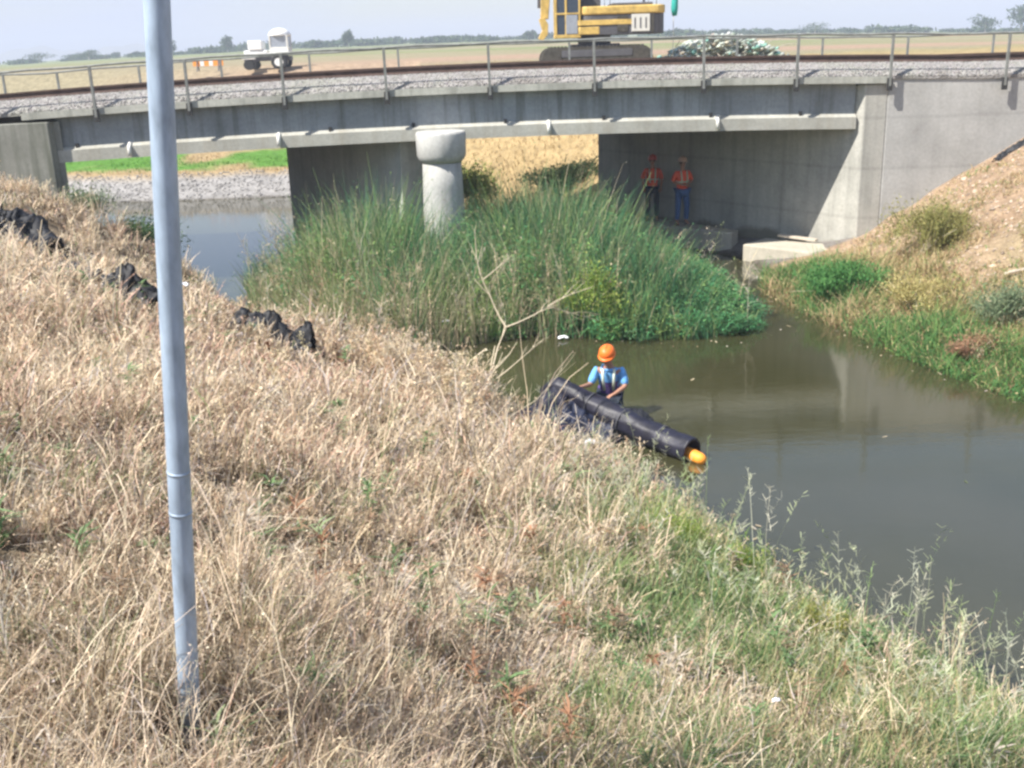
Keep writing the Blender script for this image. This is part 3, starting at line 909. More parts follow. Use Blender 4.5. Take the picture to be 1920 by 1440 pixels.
sheet('loose_fold', [[Vv((1.55, 14.6, .26)), Vv((1.75, 14.5, .34)), Vv((1.98, 14.35, .24))],
                     [Vv((1.6, 14.25, .32)), Vv((1.82, 14.1, .32)), Vv((2.0, 13.98, .20))],
                     [Vv((1.65, 14.0, .22)), Vv((1.85, 13.86, .18)), Vv((2.05, 13.7, .12))]], 20, 16, 0.03, MATS['black_fabric'], roll, 4.1)

# black erosion fabric lying along the bank crest
FAB = [[(-10.5, 20.3), (-10.0, 20.5), (-9.5, 20.6), (-9.0, 20.4), (-8.4, 20.0)], [(-7.43, 16.6), (-6.91, 16.0), (-6.43, 15.4), (-6.0, 15.1), (-5.64, 14.9), (-5.29, 14.7), (-4.87, 14.5)],
       [(-3.95, 14.9), (-3.62, 14.9), (-3.36, 14.9), (-3.1, 14.9), (-2.84, 14.9)]]
def strip(name, label, path, w, h, amp, seed, mat='black_fabric'):
    rowsA = []
    top_, mid, bot_ = [], [], []
    for i, (x, y) in enumerate(path):
        a = Vv(path[min(i + 1, len(path) - 1)]) - Vv(path[max(i - 1, 0)])
        n_ = Vv((-a.y, a.x, 0)).normalized()
        hh = h * (0.85 + 0.25 * math.sin(i * 2.3 + seed))
        top_.append(g(x + n_.x * w * .5, y + n_.y * w * .5, .04)); mid.append(g(x, y, hh)); bot_.append(g(x - n_.x * w * .5, y - n_.y * w * .5, .02))
    o = sheet(name, [top_, mid, bot_], len(path) * 12, 18, amp, MATS[mat], None, seed, 3.2)
    tag(o, label, 'fabric', 'black erosion fabric on the bank')
    return o
strip('erosion_fabric', 'black crumpled fabric heaped in a high peak at the left edge of the bank', FAB[0], 1.15, 0.62, 0.13, 1.2)
strip('erosion_fabric', 'long low strip of black fabric half buried in straw left of the pole', FAB[1], 0.5, 0.60, 0.09, 2.9)
strip('erosion_fabric', 'short black fabric scrap showing at the foot of the reeds', FAB[2], 0.42, 0.48, 0.06, 4.4)
strip('erosion_fabric', 'thin black fabric edge at the top of the bare dirt slope', [(11.4, 25.1), (11.7, 25.2), (12.1, 25.15), (12.8, 25.1), (13.6, 25.0)], 0.22, 0.12, 0.03, 5.2)

# litter
def litter(label, p, s, seed):
    o = sheet('litter', [[Vv((-s, -s * .6, 0)), Vv((0, -s * .7, s * .25)), Vv((s, -s * .5, 0))], [Vv((-s, 0, s * .2)), Vv((0, 0, s * .4)), Vv((s, .1 * s, s * .1))],
                         [Vv((-s * .8, s * .6, 0)), Vv((0, s * .6, s * .3)), Vv((s, s * .7, 0))]], 8, 8, s * .15, MATS['litter_white'], None, seed, 4.0, 0.002)
    o.location = p
    tag(o, label, 'litter', 'white litter on the banks')
litter('white scrap lying right of the pole above the bank crest', g(-4.55, 14.6, .52), .10, 1)
litter('white scrap caught on twigs at the front of the reeds', Vv((1.0, 19.55, .04)), .10, 2)
litter('small white scrap in the brush near the water', Vv((-1.2, 19.5, .45)), .07, 3)
litter('white triangular scrap at the foot of the black roll', g(1.0, 12.95, .28), .10, 4)
litter('tiny white scrap in green grass near the bottom edge', g(1.35, 4.9, .5), .022, 5)

# ------------------------------------------------------------------ excavator beyond the bridge
def rounded(x0, x1, y0, y1, r, seg=5):
    out = []
    for cx, cy, a0 in ((x1 - r, y0 + r, -90), (x1 - r, y1 - r, 0), (x0 + r, y1 - r, 90), (x0 + r, y0 + r, 180)):
        for k in range(seg + 1):
            a = R(a0 + 90 * k / seg); out.append((cx + r * math.cos(a), cy + r * math.sin(a)))
    return out
ex = empty('excavator', (3.55, 42.5, 4.42))
tag(ex, 'yellow tracked excavator with dark grey sides standing beyond the railway bridge', 'excavator')
def side_track(y0, y1):
    mb = MB(); prof = []
    for k in range(9): a = R(90 + 180 * k / 8); prof.append((-1.65 + .42 * math.cos(a), .44 + .42 * math.sin(a)))
    for k in range(9): a = R(-90 + 180 * k / 8); prof.append((1.65 + .42 * math.cos(a), .44 + .42 * math.sin(a)))
    n = len(prof)
    v = [(p[0], y0, p[1]) for p in prof] + [(p[0], y1, p[1]) for p in prof]
    f = [tuple(range(n)), tuple(range(2 * n - 1, n - 1, -1))] + [(i, n + i, n + (i + 1) % n, (i + 1) % n) for i in range(n)]
    mb.add(v, f)
    for i in range(26):                                  # grouser bars
        x = -1.7 + i * 0.136
        mb.box(x - .02, x + .02, y0 - .01, y1 + .01, .84, .895)
    o = mb.build('crawler_track', MATS['machine_track'], ex)
    wh = MB()
    for x in (-1.62, -1.0, -.5, 0, .5, 1.0, 1.62):
        r_ = .3 if abs(x) > 1.5 else .17
        zc = .44 if abs(x) > 1.5 else .26
        wh.tube([(x, y0 - .03, zc), (x, y0 + .06, zc)], r_, 16)
    wh.build('track_rollers', MATS['machine_track'], o)
    MB().box(-1.3, 1.3, y0 - .015, y0 + .05, .5, .74).build('track_frame', MATS['machine_grey'], o, bevel=.01)
side_track(-1.3, -.78); side_track(.78, 1.3)
MB().box(-.9, .9, -.8, .8, .45, .95).build('undercarriage', MATS['machine_grey'], ex, bevel=.03)
MB().tube([(0, 0, .95), (0, 0, 1.24)], .62, 28).build('turntable', MATS['machine_grey'], ex)
low = MB().prism(rounded(-.62, 2.52, -1.2, 1.2, .42), 1.25, 1.96).build('house_side', MATS['machine_grey'], ex, bevel=.015)
MB().prism(rounded(-.66, 2.56, -1.24, 1.24, .44), 1.963, 2.26).build('house_cover', MATS['machine_yellow'], ex, bevel=.05)
MB().prism(rounded(-.70, 1.4, -1.23, -.95, .1), 1.60, 1.78).build('side_stripe', MATS['machine_yellow'], ex, bevel=.01)
MB().prism(rounded(-.68, .15, -1.215, -.9, .1), 1.28, 1.55).build('step_box', MATS['machine_yellow'], ex, bevel=.02)
lp = MB().box(1.28, 1.95, -1.235, -1.19, 1.34, 1.94).build('marking_panel', MATS['machine_white'], ex, bevel=.01)
for x in (1.38, 1.58, 1.78):
    MB().box(x, x + .05, -1.242, -1.236, 1.45, 1.82).build('marking_bar', MATS['machine_grey'], lp)
# engine hood, exhaust, rails on top
MB().box(-.55, .22, -.35, 1.0, 2.265, 2.95).build('engine_hood', MATS['machine_grey'], ex, bevel=.04)
MB().tube([(1.9, .2, 2.2), (1.9, .2, 3.1)], .05, 10).build('exhaust', MATS['machine_grey'], ex)
MB().box(.6, 2.1, -.9, .9, 2.27, 2.36).build('top_grille', MATS['machine_grey'], ex, bevel=.02)
for y in (-1.1, 1.1):                                 # grab rail round the rear deck
    MB().tube([(.5, y, 2.25), (.5, y, 2.62), (2.2, y, 2.62), (2.2, y, 2.25)], .018, 6).build('grab_rail', MATS['machine_grey'], ex)
MB().box(.75, 1.15, -1.225, -1.19, 1.34, 1.9).build('louvre', MATS['machine_track'], ex, bevel=.01)
MB().box(2.0, 2.1, -1.235, -1.19, 1.3, 1.94).build('door_seam', MATS['machine_track'], ex)
# cab: glass box inside a frame of pale posts
cab = MB().box(-1.50, -.66, -1.12, -.12, 1.26, 3.15).build('cab_glass', MATS['glass_dark'], ex)
cf = MB()
for x in (-1.53, -1.16, -.66):
    for y in (-1.15, -.12): cf.box(x, x + .07, y, y + .06, 1.24, 3.2)
cf.box(-1.54, -.58, -1.16, -.06, 3.17, 3.28); cf.box(-1.54, -.58, -1.16, -.06, 1.18, 1.30)
cf.box(-1.53, -.6, -1.155, -1.125, 2.0, 2.06)
cf.build('cab_frame', MATS['machine_yellow'], cab, bevel=.01)
MB().box(-1.12, -.7, -1.165, -1.13, 1.32, 1.98).build('cab_door_panel', MATS['glass_pale'], cab, bevel=.01)
# boom folded upright in front, with stick and bucket linkage
bm_ = MB()
def bar(mb, a, b_, w, h0, h1):
    a, b_ = Vector(a), Vector(b_); t_ = (b_ - a).normalized(); up = Vector((0, 1, 0)).cross(t_).normalized()
    v = []
    for p, hh in ((a, h0), (b_, h1)):
        for sx_, sy_ in ((-1, -1), (1, -1), (1, 1), (-1, 1)):
            v.append(p + up * hh * sx_ + Vector((0, 1, 0)) * w * sy_)
    mb.add(v, ((0, 1, 2, 3), (7, 6, 5, 4), (0, 4, 5, 1), (1, 5, 6, 2), (2, 6, 7, 3), (3, 7, 4, 0)))
bar(bm_, (-.6, .25, 1.7), (-1.6, .25, 3.5), .16, .2, .26); bar(bm_, (-1.6, .25, 3.45), (-1.55, .25, 5.6), .16, .26, .2)
bm_.build('boom', MATS['machine_yellow'], ex, bevel=.02)
st_ = MB(); bar(st_, (-1.62, .25, 5.6), (-1.86, .25, 1.9), .14, .24, .15); sto = st_.build('stick', MATS['machine_yellow'], ex, bevel=.02)
MB().tube([(-2.02, .25, 4.6), (-2.06, .25, 2.3)], .06, 10).build('hydraulic_cylinder', MATS['machine_grey'], sto)
bk = MB(); bk.extrude([(-.22, 1.9), (-.02, 1.95), (.12, 1.7), (.1, 1.35), (-.1, 1.12), (-.26, 1.2), (-.1, 1.5)], -.35, .35,
    Matrix(((0, 1, 0, -1.85), (1, 0, 0, .25), (0, 0, 1, 0), (0, 0, 0, 1))))
bk.build('bucket', MATS['machine_yellow'], sto, bevel=.01)

# white machine with its cab, left of centre
tr = empty('tractor', (-15.9, 78.0, 4.45))
tr.scale = (1.3, 1.3, 1.12)
tag(tr, 'small white tractor with a rounded cab roof standing beyond the bridge left of centre', 'tractor')
MB().box(-1.45, -.2, -.45, .45, .75, 1.15).build('hood', MATS['paint_white'], tr, bevel=.06)
MB().box(-1.2, -.45, -.5, .5, 1.16, 1.72).build('tank', MATS['paint_white'], tr, bevel=.05)
MB().box(-1.5, 1.0, -.35, .35, .5, .76).build('chassis', MATS['machine_grey'], tr, bevel=.03)
for y in (-.72, .72):
    w_ = MB().tube([(.45, y - .13, .42), (.45, y + .13, .42)], .42, 24).build('rear_wheel', MATS['tyre'], tr, bevel=.04)
    MB().tube([(.45, y - .14, .42), (.45, y + .14, .42)], .24, 18).build('rim', MATS['paint_white'], w_)
    MB().tube([(-1.15, y - .1, .30), (-1.15, y + .1, .30)], .30, 20).build('front_wheel', MATS['tyre'], tr, bevel=.03)
    MB().box(-.15, 1.05, y - .16, y + .16, .80, .98).build('mudguard', MATS['paint_white'], tr, bevel=.05)
    MB().box(-1.5, -.8, y - .13, y + .13, .62, .74).build('mudguard', MATS['paint_white'], tr, bevel=.03)
cb = MB().box(-.02, .92, -.5, .5, .99, 1.95).build('cab', MATS['glass_pale'], tr, bevel=.03)
pc = MB()
for x in (-.05, .87):
    for y in (-.53, .45): pc.box(x, x + .08, y, y + .08, .97, 2.0)
pc.box(-.04, .94, -.52, .52, .96, 1.3)
pc.build('cab_frame', MATS['machine_white'], cb, bevel=.01)
MB().lathe([(.62, 1.96), (.64, 2.02), (.55, 2.2), (.38, 2.34), (.15, 2.41), (0, 2.42)], 24, (.45, 0, 0), sx=.95).build('cab_roof', MATS['paint_white'], cb, smooth=True)
# orange barricade
ba = empty('barricade', (-20.6, 78.5, 4.45))
ba.scale = (1.25, 1.25, 1.25)
tag(ba, 'low orange and white barricade board on dark legs beyond the bridge, left of the tractor', 'barricade')
bb = MB().box(-.85, .85, -.02, .02, .28, .62).build('board', MATS['barricade_orange'], ba, bevel=.005)
for x in (-.45, .05):
    MB().box(x, x + .22, -.026, -.0205, .29, .61).build('stripe', MATS['paint_white'], bb)
for x in (-.6, .6):
    for s_ in (-1, 1):
        MB().box(-.03, .03, -.02, .02, 0, .66, Matrix.Translation((x, s_ * .22, 0)) @ Matrix.Rotation(s_ * R(18), 4, 'X')).build('leg', MATS['machine_grey'], ba)

# survey flag on a thin pale rod
fg = empty('survey_flag', (6.5, 42.2, 4.42))
tag(fg, 'teal flag hanging limp from a thin pale rod right of the excavator', 'flag')
MB().tube([(0, 0, 0), (.01, 0, 2.9)], .014, 8).build('rod', MATS['white_pipe'], fg)
fl_ = MB().tube([(.03, 0, 2.85), (.05, -.01, 2.5), (.04, .01, 2.1), (.045, 0, 1.86)], [.05, .12, .13, .09], 12).build('flag_cloth', MATS['teal_cloth'], fg, smooth=True)
# ------------------------------------------------------------------ vegetation (numpy-built ribbons, one mesh per kind)
def ribbons(base, lean, h, w, col, seg=3, droop=0.0, wig=0.0, face=None, taper=0.8, midw=False):
    """curved leaf strips. base (N,3), lean (N,2) tip offset, h height, w width, col (N,3) -> verts, quads, colours"""
    n = len(base)
    t = np.linspace(0, 1, seg + 1)[None, :, None]
    fa = rng.uniform(0, np.pi, n) if face is None else face
    fx, fy = np.cos(fa), np.sin(fa)
    P = np.repeat(base[:, None, :], seg + 1, 1).astype(float)
    P[..., 0] += lean[:, None, 0] * t[..., 0] ** 1.6
    P[..., 1] += lean[:, None, 1] * t[..., 0] ** 1.6
    dr = droop if np.ndim(droop) else np.full(n, droop)
    P[..., 2] += h[:, None] * (t[..., 0] - dr[:, None] * t[..., 0] ** 2.5)
    if np.ndim(wig) or wig:
        ph = rng.uniform(0, 6.28, (n, 1)); wg = (wig if np.ndim(wig) else np.full(n, wig))[:, None]
        s = np.sin(ph + t[..., 0] * 5.5) - np.sin(ph)
        P[..., 0] += wg * s * fy[:, None]; P[..., 1] -= wg * s * fx[:, None]; P[..., 2] += wg * 0.5 * s
    prof = (1 - taper * t[..., 0] ** 1.5)
    if midw: prof = 0.3 + 0.9 * np.sin(np.pi * np.clip(t[..., 0] * 0.9 + 0.08, 0, 1))
    W = w[:, None] * prof * 0.5
    off = np.stack([fx[:, None] * W, fy[:, None] * W, np.zeros_like(W)], -1)
    V = np.stack([P - off, P + off], 2).reshape(n, -1, 3)
    q = np.array([(2 * i, 2 * i + 1, 2 * i + 3, 2 * i + 2) for i in range(seg)])
    F = (q[None] + (np.arange(n) * 2 * (seg + 1))[:, None, None]).reshape(-1, 4)
    C = np.repeat(col[:, None, :], 2 * (seg + 1), 1)
    return V.reshape(-1, 3), F, C.reshape(-1, 3), P
def flecks(pos, size, col, flat=0.0):
    """small leaves: randomly turned quads"""
    n = len(pos)
    a = rng.normal(size=(n, 3)); a /= np.linalg.norm(a, axis=1, keepdims=True) + 1e-9
    b_ = rng.normal(size=(n, 3)); b_ -= (a * b_).sum(1, keepdims=True) * a; b_ /= np.linalg.norm(b_, axis=1, keepdims=True) + 1e-9
    a *= size[:, None]; b_ *= size[:, None] * 0.45
    V = np.stack([pos - a, pos - b_, pos + a, pos + b_], 1).reshape(-1, 3)
    F = np.arange(n * 4).reshape(n, 4)
    return V, F, np.repeat(col, 4, 0)
def veg(name, chunks, mat, parent=None):
    Vs, Fs, Cs = [], [], []; o = 0
    for ch in chunks:
        V, F, C = ch[:3]
        Vs.append(V); Fs.append(F + o); Cs.append(C); o += len(V)
    V, F, C = np.concatenate(Vs), np.concatenate(Fs), np.concatenate(Cs)
    me = bpy.data.meshes.new(name)
    me.vertices.add(len(V)); me.vertices.foreach_set('co', V.astype(np.float32).ravel())
    set_quads(me, F)
    c = np.ones((len(V), 4), np.float32); c[:, :3] = np.clip(C, 0, 1)
    a = me.color_attributes.new('tint', 'FLOAT_COLOR', 'POINT'); a.data.foreach_set('color', c.ravel())
    me.materials.append(MATS[mat])
    ob = bpy.data.objects.new(name, me); COL.objects.link(ob); ob.parent = parent
    return ob
def pick(n, pal, wts, var=0.2):
    pal = np.array(pal, float); wts = np.array(wts, float)
    if wts.ndim == 1:
        k = rng.choice(len(pal), n, p=wts / wts.sum())
    else:
        cw = np.cumsum(wts / wts.sum(1, keepdims=True), 1); k = (rng.uniform(0, 1, (n, 1)) > cw).sum(1).clip(0, len(pal) - 1)
    return pal[k] * rng.uniform(1 - var, 1 + var, (n, 1)) * rng.uniform(0.96, 1.04, (n, 3))
def H2(x, y): return height(x, y)

STRAW = [(0.82, 0.69, 0.51), (0.70, 0.57, 0.41), (0.42, 0.32, 0.21), (0.62, 0.42, 0.32), (0.56, 0.50, 0.46), (0.24, 0.28, 0.13), (0.15, 0.11, 0.07)]

# --- dry weeds covering the near bank, in mounded clumps
def near_points(n, ymin, ymax, gam=1.0, amax=33):
    r = ymin + (ymax - ymin) * rng.uniform(0, 1, n) ** gam
    a = R(1) * rng.uniform(-amax, amax, n)
    return r * np.sin(a), r * np.cos(a)
cx, cy = near_points(15000, 1.9, 26.5, 1.25, 34)
d = water_sd(cx, cy)
# the near bank only, thinning where the green grasses of the water margin take over
ok = (d > -0.05) & (cx < np.interp(cy, [0, 7, 12, 20, 27], [6, 5, 3, 1, -2])) & (cy < 27) & ~((cy > 25.1) & (cx < -10.1)) & ~((cy > 25) & (cx > -9.0))
dlim = np.interp(cy, [3, 5, 7, 9, 11.5, 12.5], [5.9, 5.0, 3.8, 2.4, .8, .3])
marg = (cy < 12.5) & (d < dlim)
ok &= rng.uniform(0, 1, len(cx)) > 0.75 * sstep(vnoise(cx, cy, .55, 35), .35, .75)      # thin, trampled spots
ok &= np.hypot(cx + 1.28, cy - 3.42) > .22
ok &= ~(marg & (rng.uniform(0, 1, len(cx)) < 0.9 * (1 - sstep(d / dlim, 0.55, 1.0))))
for path in FAB:
    pa = np.array(path)
    for i in range(len(pa) - 1):
        ok &= seg_dist(np.stack([cx - .12, cy + .4], 1), pa[i], pa[i + 1]) > .5
cx, cy, d = cx[ok], cy[ok], d[ok]
cz = H2(cx, cy)
dist = np.hypot(cx, cy)
n_c = len(cx)
K = np.where(dist < 7, 68, np.where(dist < 13, 46, 34))
idx = np.repeat(np.arange(n_c), K)
N = len(idx)
crad = rng.uniform(0.10, 0.27, n_c) * (0.75 + 0.4 * sstep(dist, 4, 14))
chgt = rng.uniform(0.09, 0.32, n_c) * (0.75 + 0.55 * (vnoise(cx, cy, 0.9, 21) * 0.5 + 0.5)) * (0.9 + 0.35 * sstep(dist, 5, 12))
chgt *= (1 + 0.45 * vnoise(cx, cy, 1.7, 36)) * (1 + 0.9 * (rng.uniform(0, 1, n_c) > 0.94))
u = np.sqrt(rng.uniform(0, 1, N)); th = rng.uniform(0, 6.283, N)
bx, by = cx[idx] + np.cos(th) * u * crad[idx] * 0.8, cy[idx] + np.sin(th) * u * crad[idx] * 0.8
base = np.stack([bx, by, cz[idx] - 0.02 + rng.uniform(0, 1, N) ** 2 * 0.6 * chgt[idx]], 1)
ln = rng.uniform(0.1, 0.75, N) * chgt[idx]; la = th + rng.normal(0, 0.9, N)
lean = np.stack([np.cos(la), np.sin(la)], 1) * ln[:, None]
pink = sstep(vnoise(cx, cy, 1.6, 31), 0.1, 0.7) * sstep(-cx + 0, -3.5, 0.0)
brown = sstep(vnoise(cx, cy, 0.7, 32), -0.05, 0.45) * (0.55 + 0.65 * sstep(-cx, 0.2, 1.4) * (1 - sstep(cy, 5, 9)))
green = sstep(vnoise(cx, cy, 0.6, 33), 0.2, 0.6) * (0.25 + 0.5 * (1 - sstep(d, 0.3, 2.5)) + 0.25 * (1 - sstep(cy, 4, 7)))
lightz = sstep(vnoise(cx, cy, 1.9, 34), -0.2, 0.4)
wts = np.stack([0.6 + 2.3 * lightz, 1.5 + 0 * pink, 0.45 + 1.1 * brown, 0.15 + 1.5 * pink, 0.35 + 0 * pink, 0.06 + 2.6 * green, 0.12 + 1.2 * brown], 1)
col = pick(N, STRAW, wts[idx], 0.22)
dd = dist[idx]
w = np.clip(0.00105 * dd, 0.0028, 0.016) * rng.uniform(0.6, 1.5, N)
h = chgt[idx] * rng.uniform(0.45, 1.15, N)
rb = ribbons(base, lean, h, w, col, 3, droop=rng.uniform(0.0, 0.75, N), wig=rng.uniform(0.0, 0.05, N), taper=0.6)
# husks and crumpled dry leaves on them
M_ = int(N * 1.3)
k = rng.integers(0, N, M_); tt = rng.uniform(0.25, 1.0, M_)
fi = np.minimum((tt * 3).astype(int), 2)
Pk = rb[3][k, fi] + (rb[3][k, fi + 1] - rb[3][k, fi]) * (tt * 3 - fi)[:, None] + rng.normal(0, 0.012, (M_, 3))
fl = flecks(Pk, np.clip(0.0013 * dd[k], 0.0032, 0.018) * rng.uniform(0.6, 1.7, M_), col[k] * rng.uniform(0.85, 1.25, (M_, 1)))
o = veg('dry_grass', [rb, fl], 'straw')
tag(o, 'tangled straw coloured dry weeds covering the near bank', 'dry grass', kind='stuff')

# broad leaved weeds dotted through the straw: green, grey-green and rust red rosettes
cx, cy = near_points(900, 2.2, 17, 1.1, 33)
d = water_sd(cx, cy)
ok = (d > .3) & (cx < np.interp(cy, [0, 7, 12, 20], [4, 3, 1.5, 0])) & ((vnoise(cx, cy, .9, 37) > .0) | (rng.uniform(0, 1, 900) < .25))
cx, cy = cx[ok], cy[ok]; n_ = len(cx); idx = np.repeat(np.arange(n_), 44); N = len(idx)
kind_ = rng.choice(5, n_, p=[.34, .2, .16, .14, .16])
pc_ = np.array([(0.16, 0.25, 0.11), (0.26, 0.32, 0.17), (0.36, 0.20, 0.12), (0.28, 0.19, 0.12), (0.50, 0.44, 0.36)])[kind_]
hh = (rng.uniform(.12, .34, n_) * (1 + .03 * cy))[idx]; th = rng.uniform(0, 6.28, N)
base = np.stack([cx[idx], cy[idx], H2(cx, cy)[idx] + rng.uniform(0, 1, N) * hh * .9], 1)
lw = ribbons(base, np.stack([np.cos(th), np.sin(th)], 1) * (rng.uniform(.04, .16, N))[:, None], rng.uniform(.01, .10, N), np.clip(.0026 * np.hypot(cx, cy)[idx], .007, .03) * rng.uniform(.6, 1.4, N),
             pc_[idx] * rng.uniform(.75, 1.3, (N, 1)), 2, droop=.5, midw=True)
o = veg('broadleaf_weeds', [lw], 'foliage')
tag(o, 'small green and rust red leafy weeds scattered through the dry grass', 'weeds', kind='stuff')

# tall dry weeds with side twigs, thickest along the lip of the bank
def tall_weeds(x, y, hmin, hmax, pal, wts, wk=.0009, twigs=14, lean_=.35):
    n = len(x); h = rng.uniform(hmin, hmax, n); la = rng.uniform(0, 6.28, n)
    dd = np.hypot(x, y); c = pick(n, pal, wts, .15)
    st = ribbons(np.stack([x, y, np.maximum(H2(x, y), -.1) - .02], 1), np.stack([np.cos(la), np.sin(la)], 1) * (h * rng.uniform(.02, lean_, n))[:, None], h, np.clip(wk * dd, .003, .014), c, 5, droop=rng.uniform(0, .2, n), wig=.015, taper=.5)
    k = np.repeat(np.arange(n), twigs); tp = rng.uniform(.25, .98, len(k)); fi = np.minimum((tp * 5).astype(int), 4)
    P = st[3][k, fi] + (st[3][k, fi + 1] - st[3][k, fi]) * (tp * 5 - fi)[:, None]
    a = rng.uniform(0, 6.28, len(k)); L = h[k] * rng.uniform(.12, .38, len(k)) * (1.15 - tp)
    tw = ribbons(P, np.stack([np.cos(a), np.sin(a)], 1) * L[:, None], L * rng.uniform(.5, 1.3, len(k)), np.clip(wk * .75 * dd[k], .0025, .010), c[k], 3, droop=rng.uniform(0, .5, len(k)), wig=.01, taper=.5)
    q = np.repeat(np.arange(len(k)), 3); j = rng.integers(1, 4, len(q))
    fl = flecks(tw[3][q, j] + rng.normal(0, .012, (len(q), 3)), np.clip(wk * 1.5 * dd[k][q], .004, .018) * rng.uniform(.6, 1.5, len(q)), c[k][q] * rng.uniform(.8, 1.25, (len(q), 1)))
    return [st, tw, fl]
cx, cy = near_points(4200, 3.0, 21, .8, 32)
d = water_sd(cx, cy)
ok = (d > .05) & (cx < np.interp(cy, [0, 7, 12, 20, 27], [2.5, 2.2, 1.6, 0, -3])) & (rng.uniform(0, 1, 4200) < np.where((d < 2.2) & (cy > 11.5), .62, .10))
ok &= ~((cx < -3.5) & (cy > 12.5) & (cy < 16))
ok &= ~((cx < -5) & (cy > 15))
ok &= ~((cx > .15) & (cy > 12.2))
DRY = [(0.70, 0.58, 0.40), (0.58, 0.47, 0.31), (0.50, 0.44, 0.36), (0.44, 0.30, 0.20)]
ex_ = np.array([(rng.uniform(-2.9, -.35), rng.uniform(10.5, 15.0)) for _ in range(900)])
ed_ = water_sd(ex_[:, 0], ex_[:, 1]); ex_ = ex_[(ed_ > .05) & (ed_ < 2.0)][:170]
o = veg('dry_stalks', tall_weeds(cx[ok], cy[ok], .35, .85, DRY, [1, 1, .7, .35]) + tall_weeds(ex_[:, 0], ex_[:, 1],   .6, 1.1, DRY, [1, .8, .5, .2], twigs=18), 'straw')
tag(o, 'thin tall dry weed stalks standing above the straw', 'dry weeds', kind='stuff')

# --- green and grey-green grasses at the water margin, lower right
cx, cy = near_points(42000, 3.0, 15.5, 0.9, 36)
d = water_sd(cx, cy)
dlim = np.interp(cy, [3, 5, 7, 9, 11.5, 14], [6.4, 5.4, 4.1, 2.7, 1.3, .8])
pr = (1 - sstep(d / dlim, 0.6, 1.1)) * sstep(d, -0.45, 0.15) * (1 - 0.6 * sstep(cy, 10.8, 12.5))
ok = (cx > .1) & (cx < 6.5) & (rng.uniform(0, 1, len(cx)) < pr) & (cx < np.interp(cy, [0, 7, 12, 20], [9, 6, 3.2, 2]))
cx, cy, d = cx[ok], cy[ok], d[ok]
N = len(cx); rep = 8
idx = np.repeat(np.arange(N), rep); N2 = len(idx)
gz = np.maximum(H2(cx, cy), -0.05)
hh = rng.uniform(0.16, 0.50, N) * (.62 + .38 * sstep(d, 0, 1.2)) * (0.75 + 0.5 * vnoise(cx, cy, 0.8, 41)) 
base = np.stack([cx[idx] + rng.normal(0, .05, N2), cy[idx] + rng.normal(0, .05, N2), gz[idx] - .02], 1)
la = rng.uniform(0, 6.28, N2); ln = hh[idx] * rng.uniform(0.1, 0.7, N2)
GREEN = [(0.17, 0.25, 0.09), (0.25, 0.34, 0.13), (0.33, 0.39, 0.21), (0.09, 0.18, 0.06), (0.50, 0.44, 0.24), (0.15, 0.24, 0.12)]
gw = np.stack([1 + 0 * cx, 0.9 + 0 * cx, 0.9 + 0 * cx, 0.3 + 0.6 * sstep(vnoise(cx, cy, 1.0, 44), 0, .6), 0.55 + 2.2 * sstep(vnoise(cx, cy, 0.8, 43), 0.0, .6), 0.5 + 0 * cx], 1)
col = pick(N2, GREEN, gw[idx], 0.2)
dd = np.hypot(cx, cy)[idx]
rb = ribbons(base, np.stack([np.cos(la), np.sin(la)], 1) * ln[:, None], hh[idx] * rng.uniform(.5, 1.2, N2), np.clip(.00115 * dd, .003, .012) * rng.uniform(.6, 1.5, N2), col, 3,
             droop=rng.uniform(0, .55, N2), wig=rng.uniform(0, .02, N2))
M_ = N2 // 2
k = rng.integers(0, N2, M_)
fl = flecks(rb[3][k, rng.integers(1, 4, M_)] + rng.normal(0, .01, (M_, 3)), np.clip(.0014 * dd[k], .004, .014) * rng.uniform(.6, 1.5, M_), col[k] * 1.1)
# tall thin flowering stems with feathery heads standing over the water
S = 620
k = rng.integers(0, N, S); 
keep = (d[k] < 2.4)
k = k[keep]; S = len(k)
base = np.stack([cx[k], cy[k], gz[k]], 1)
sh = rng.uniform(.45, 1.15, S) * (0.7 + 0.5 * rng.uniform(0, 1, S)); la = rng.uniform(0, 6.28, S)
scol = pick(S, [(0.42, 0.45, 0.28), (0.50, 0.50, 0.38), (0.30, 0.38, 0.18)], [1, 1, .7])
sd = np.hypot(cx[k], cy[k])
stem = ribbons(base, np.stack([np.cos(la), np.sin(la)], 1) * (sh * rng.uniform(.05, .45, S))[:, None], sh, np.clip(.0008 * sd, .0025, .006) * np.ones(S), scol, 5, droop=rng.uniform(0, .25, S), wig=.012, taper=.4)
hn = 16
kk = np.repeat(np.arange(S), hn); tp = rng.uniform(0.62, 1.0, len(kk)); fi = np.minimum((tp * 5).astype(int), 4)
Pk = stem[3][kk, fi] + (stem[3][kk, fi + 1] - stem[3][kk, fi]) * (tp * 5 - fi)[:, None]
ba_ = rng.uniform(0, 6.28, len(kk)); bl_ = rng.uniform(.02, .07, len(kk))
brn = ribbons(Pk, np.stack([np.cos(ba_), np.sin(ba_)], 1) * bl_[:, None], bl_ * rng.uniform(.3, 1, len(kk)), np.clip(.0009 * sd[kk], .003, .007), scol[kk] * 1.1, 1, taper=.3)
o = veg('green_grass', [rb, fl, stem, brn], 'foliage')
tag(o, 'pale green feathery grasses along the near water edge at lower right', 'grass', kind='stuff')

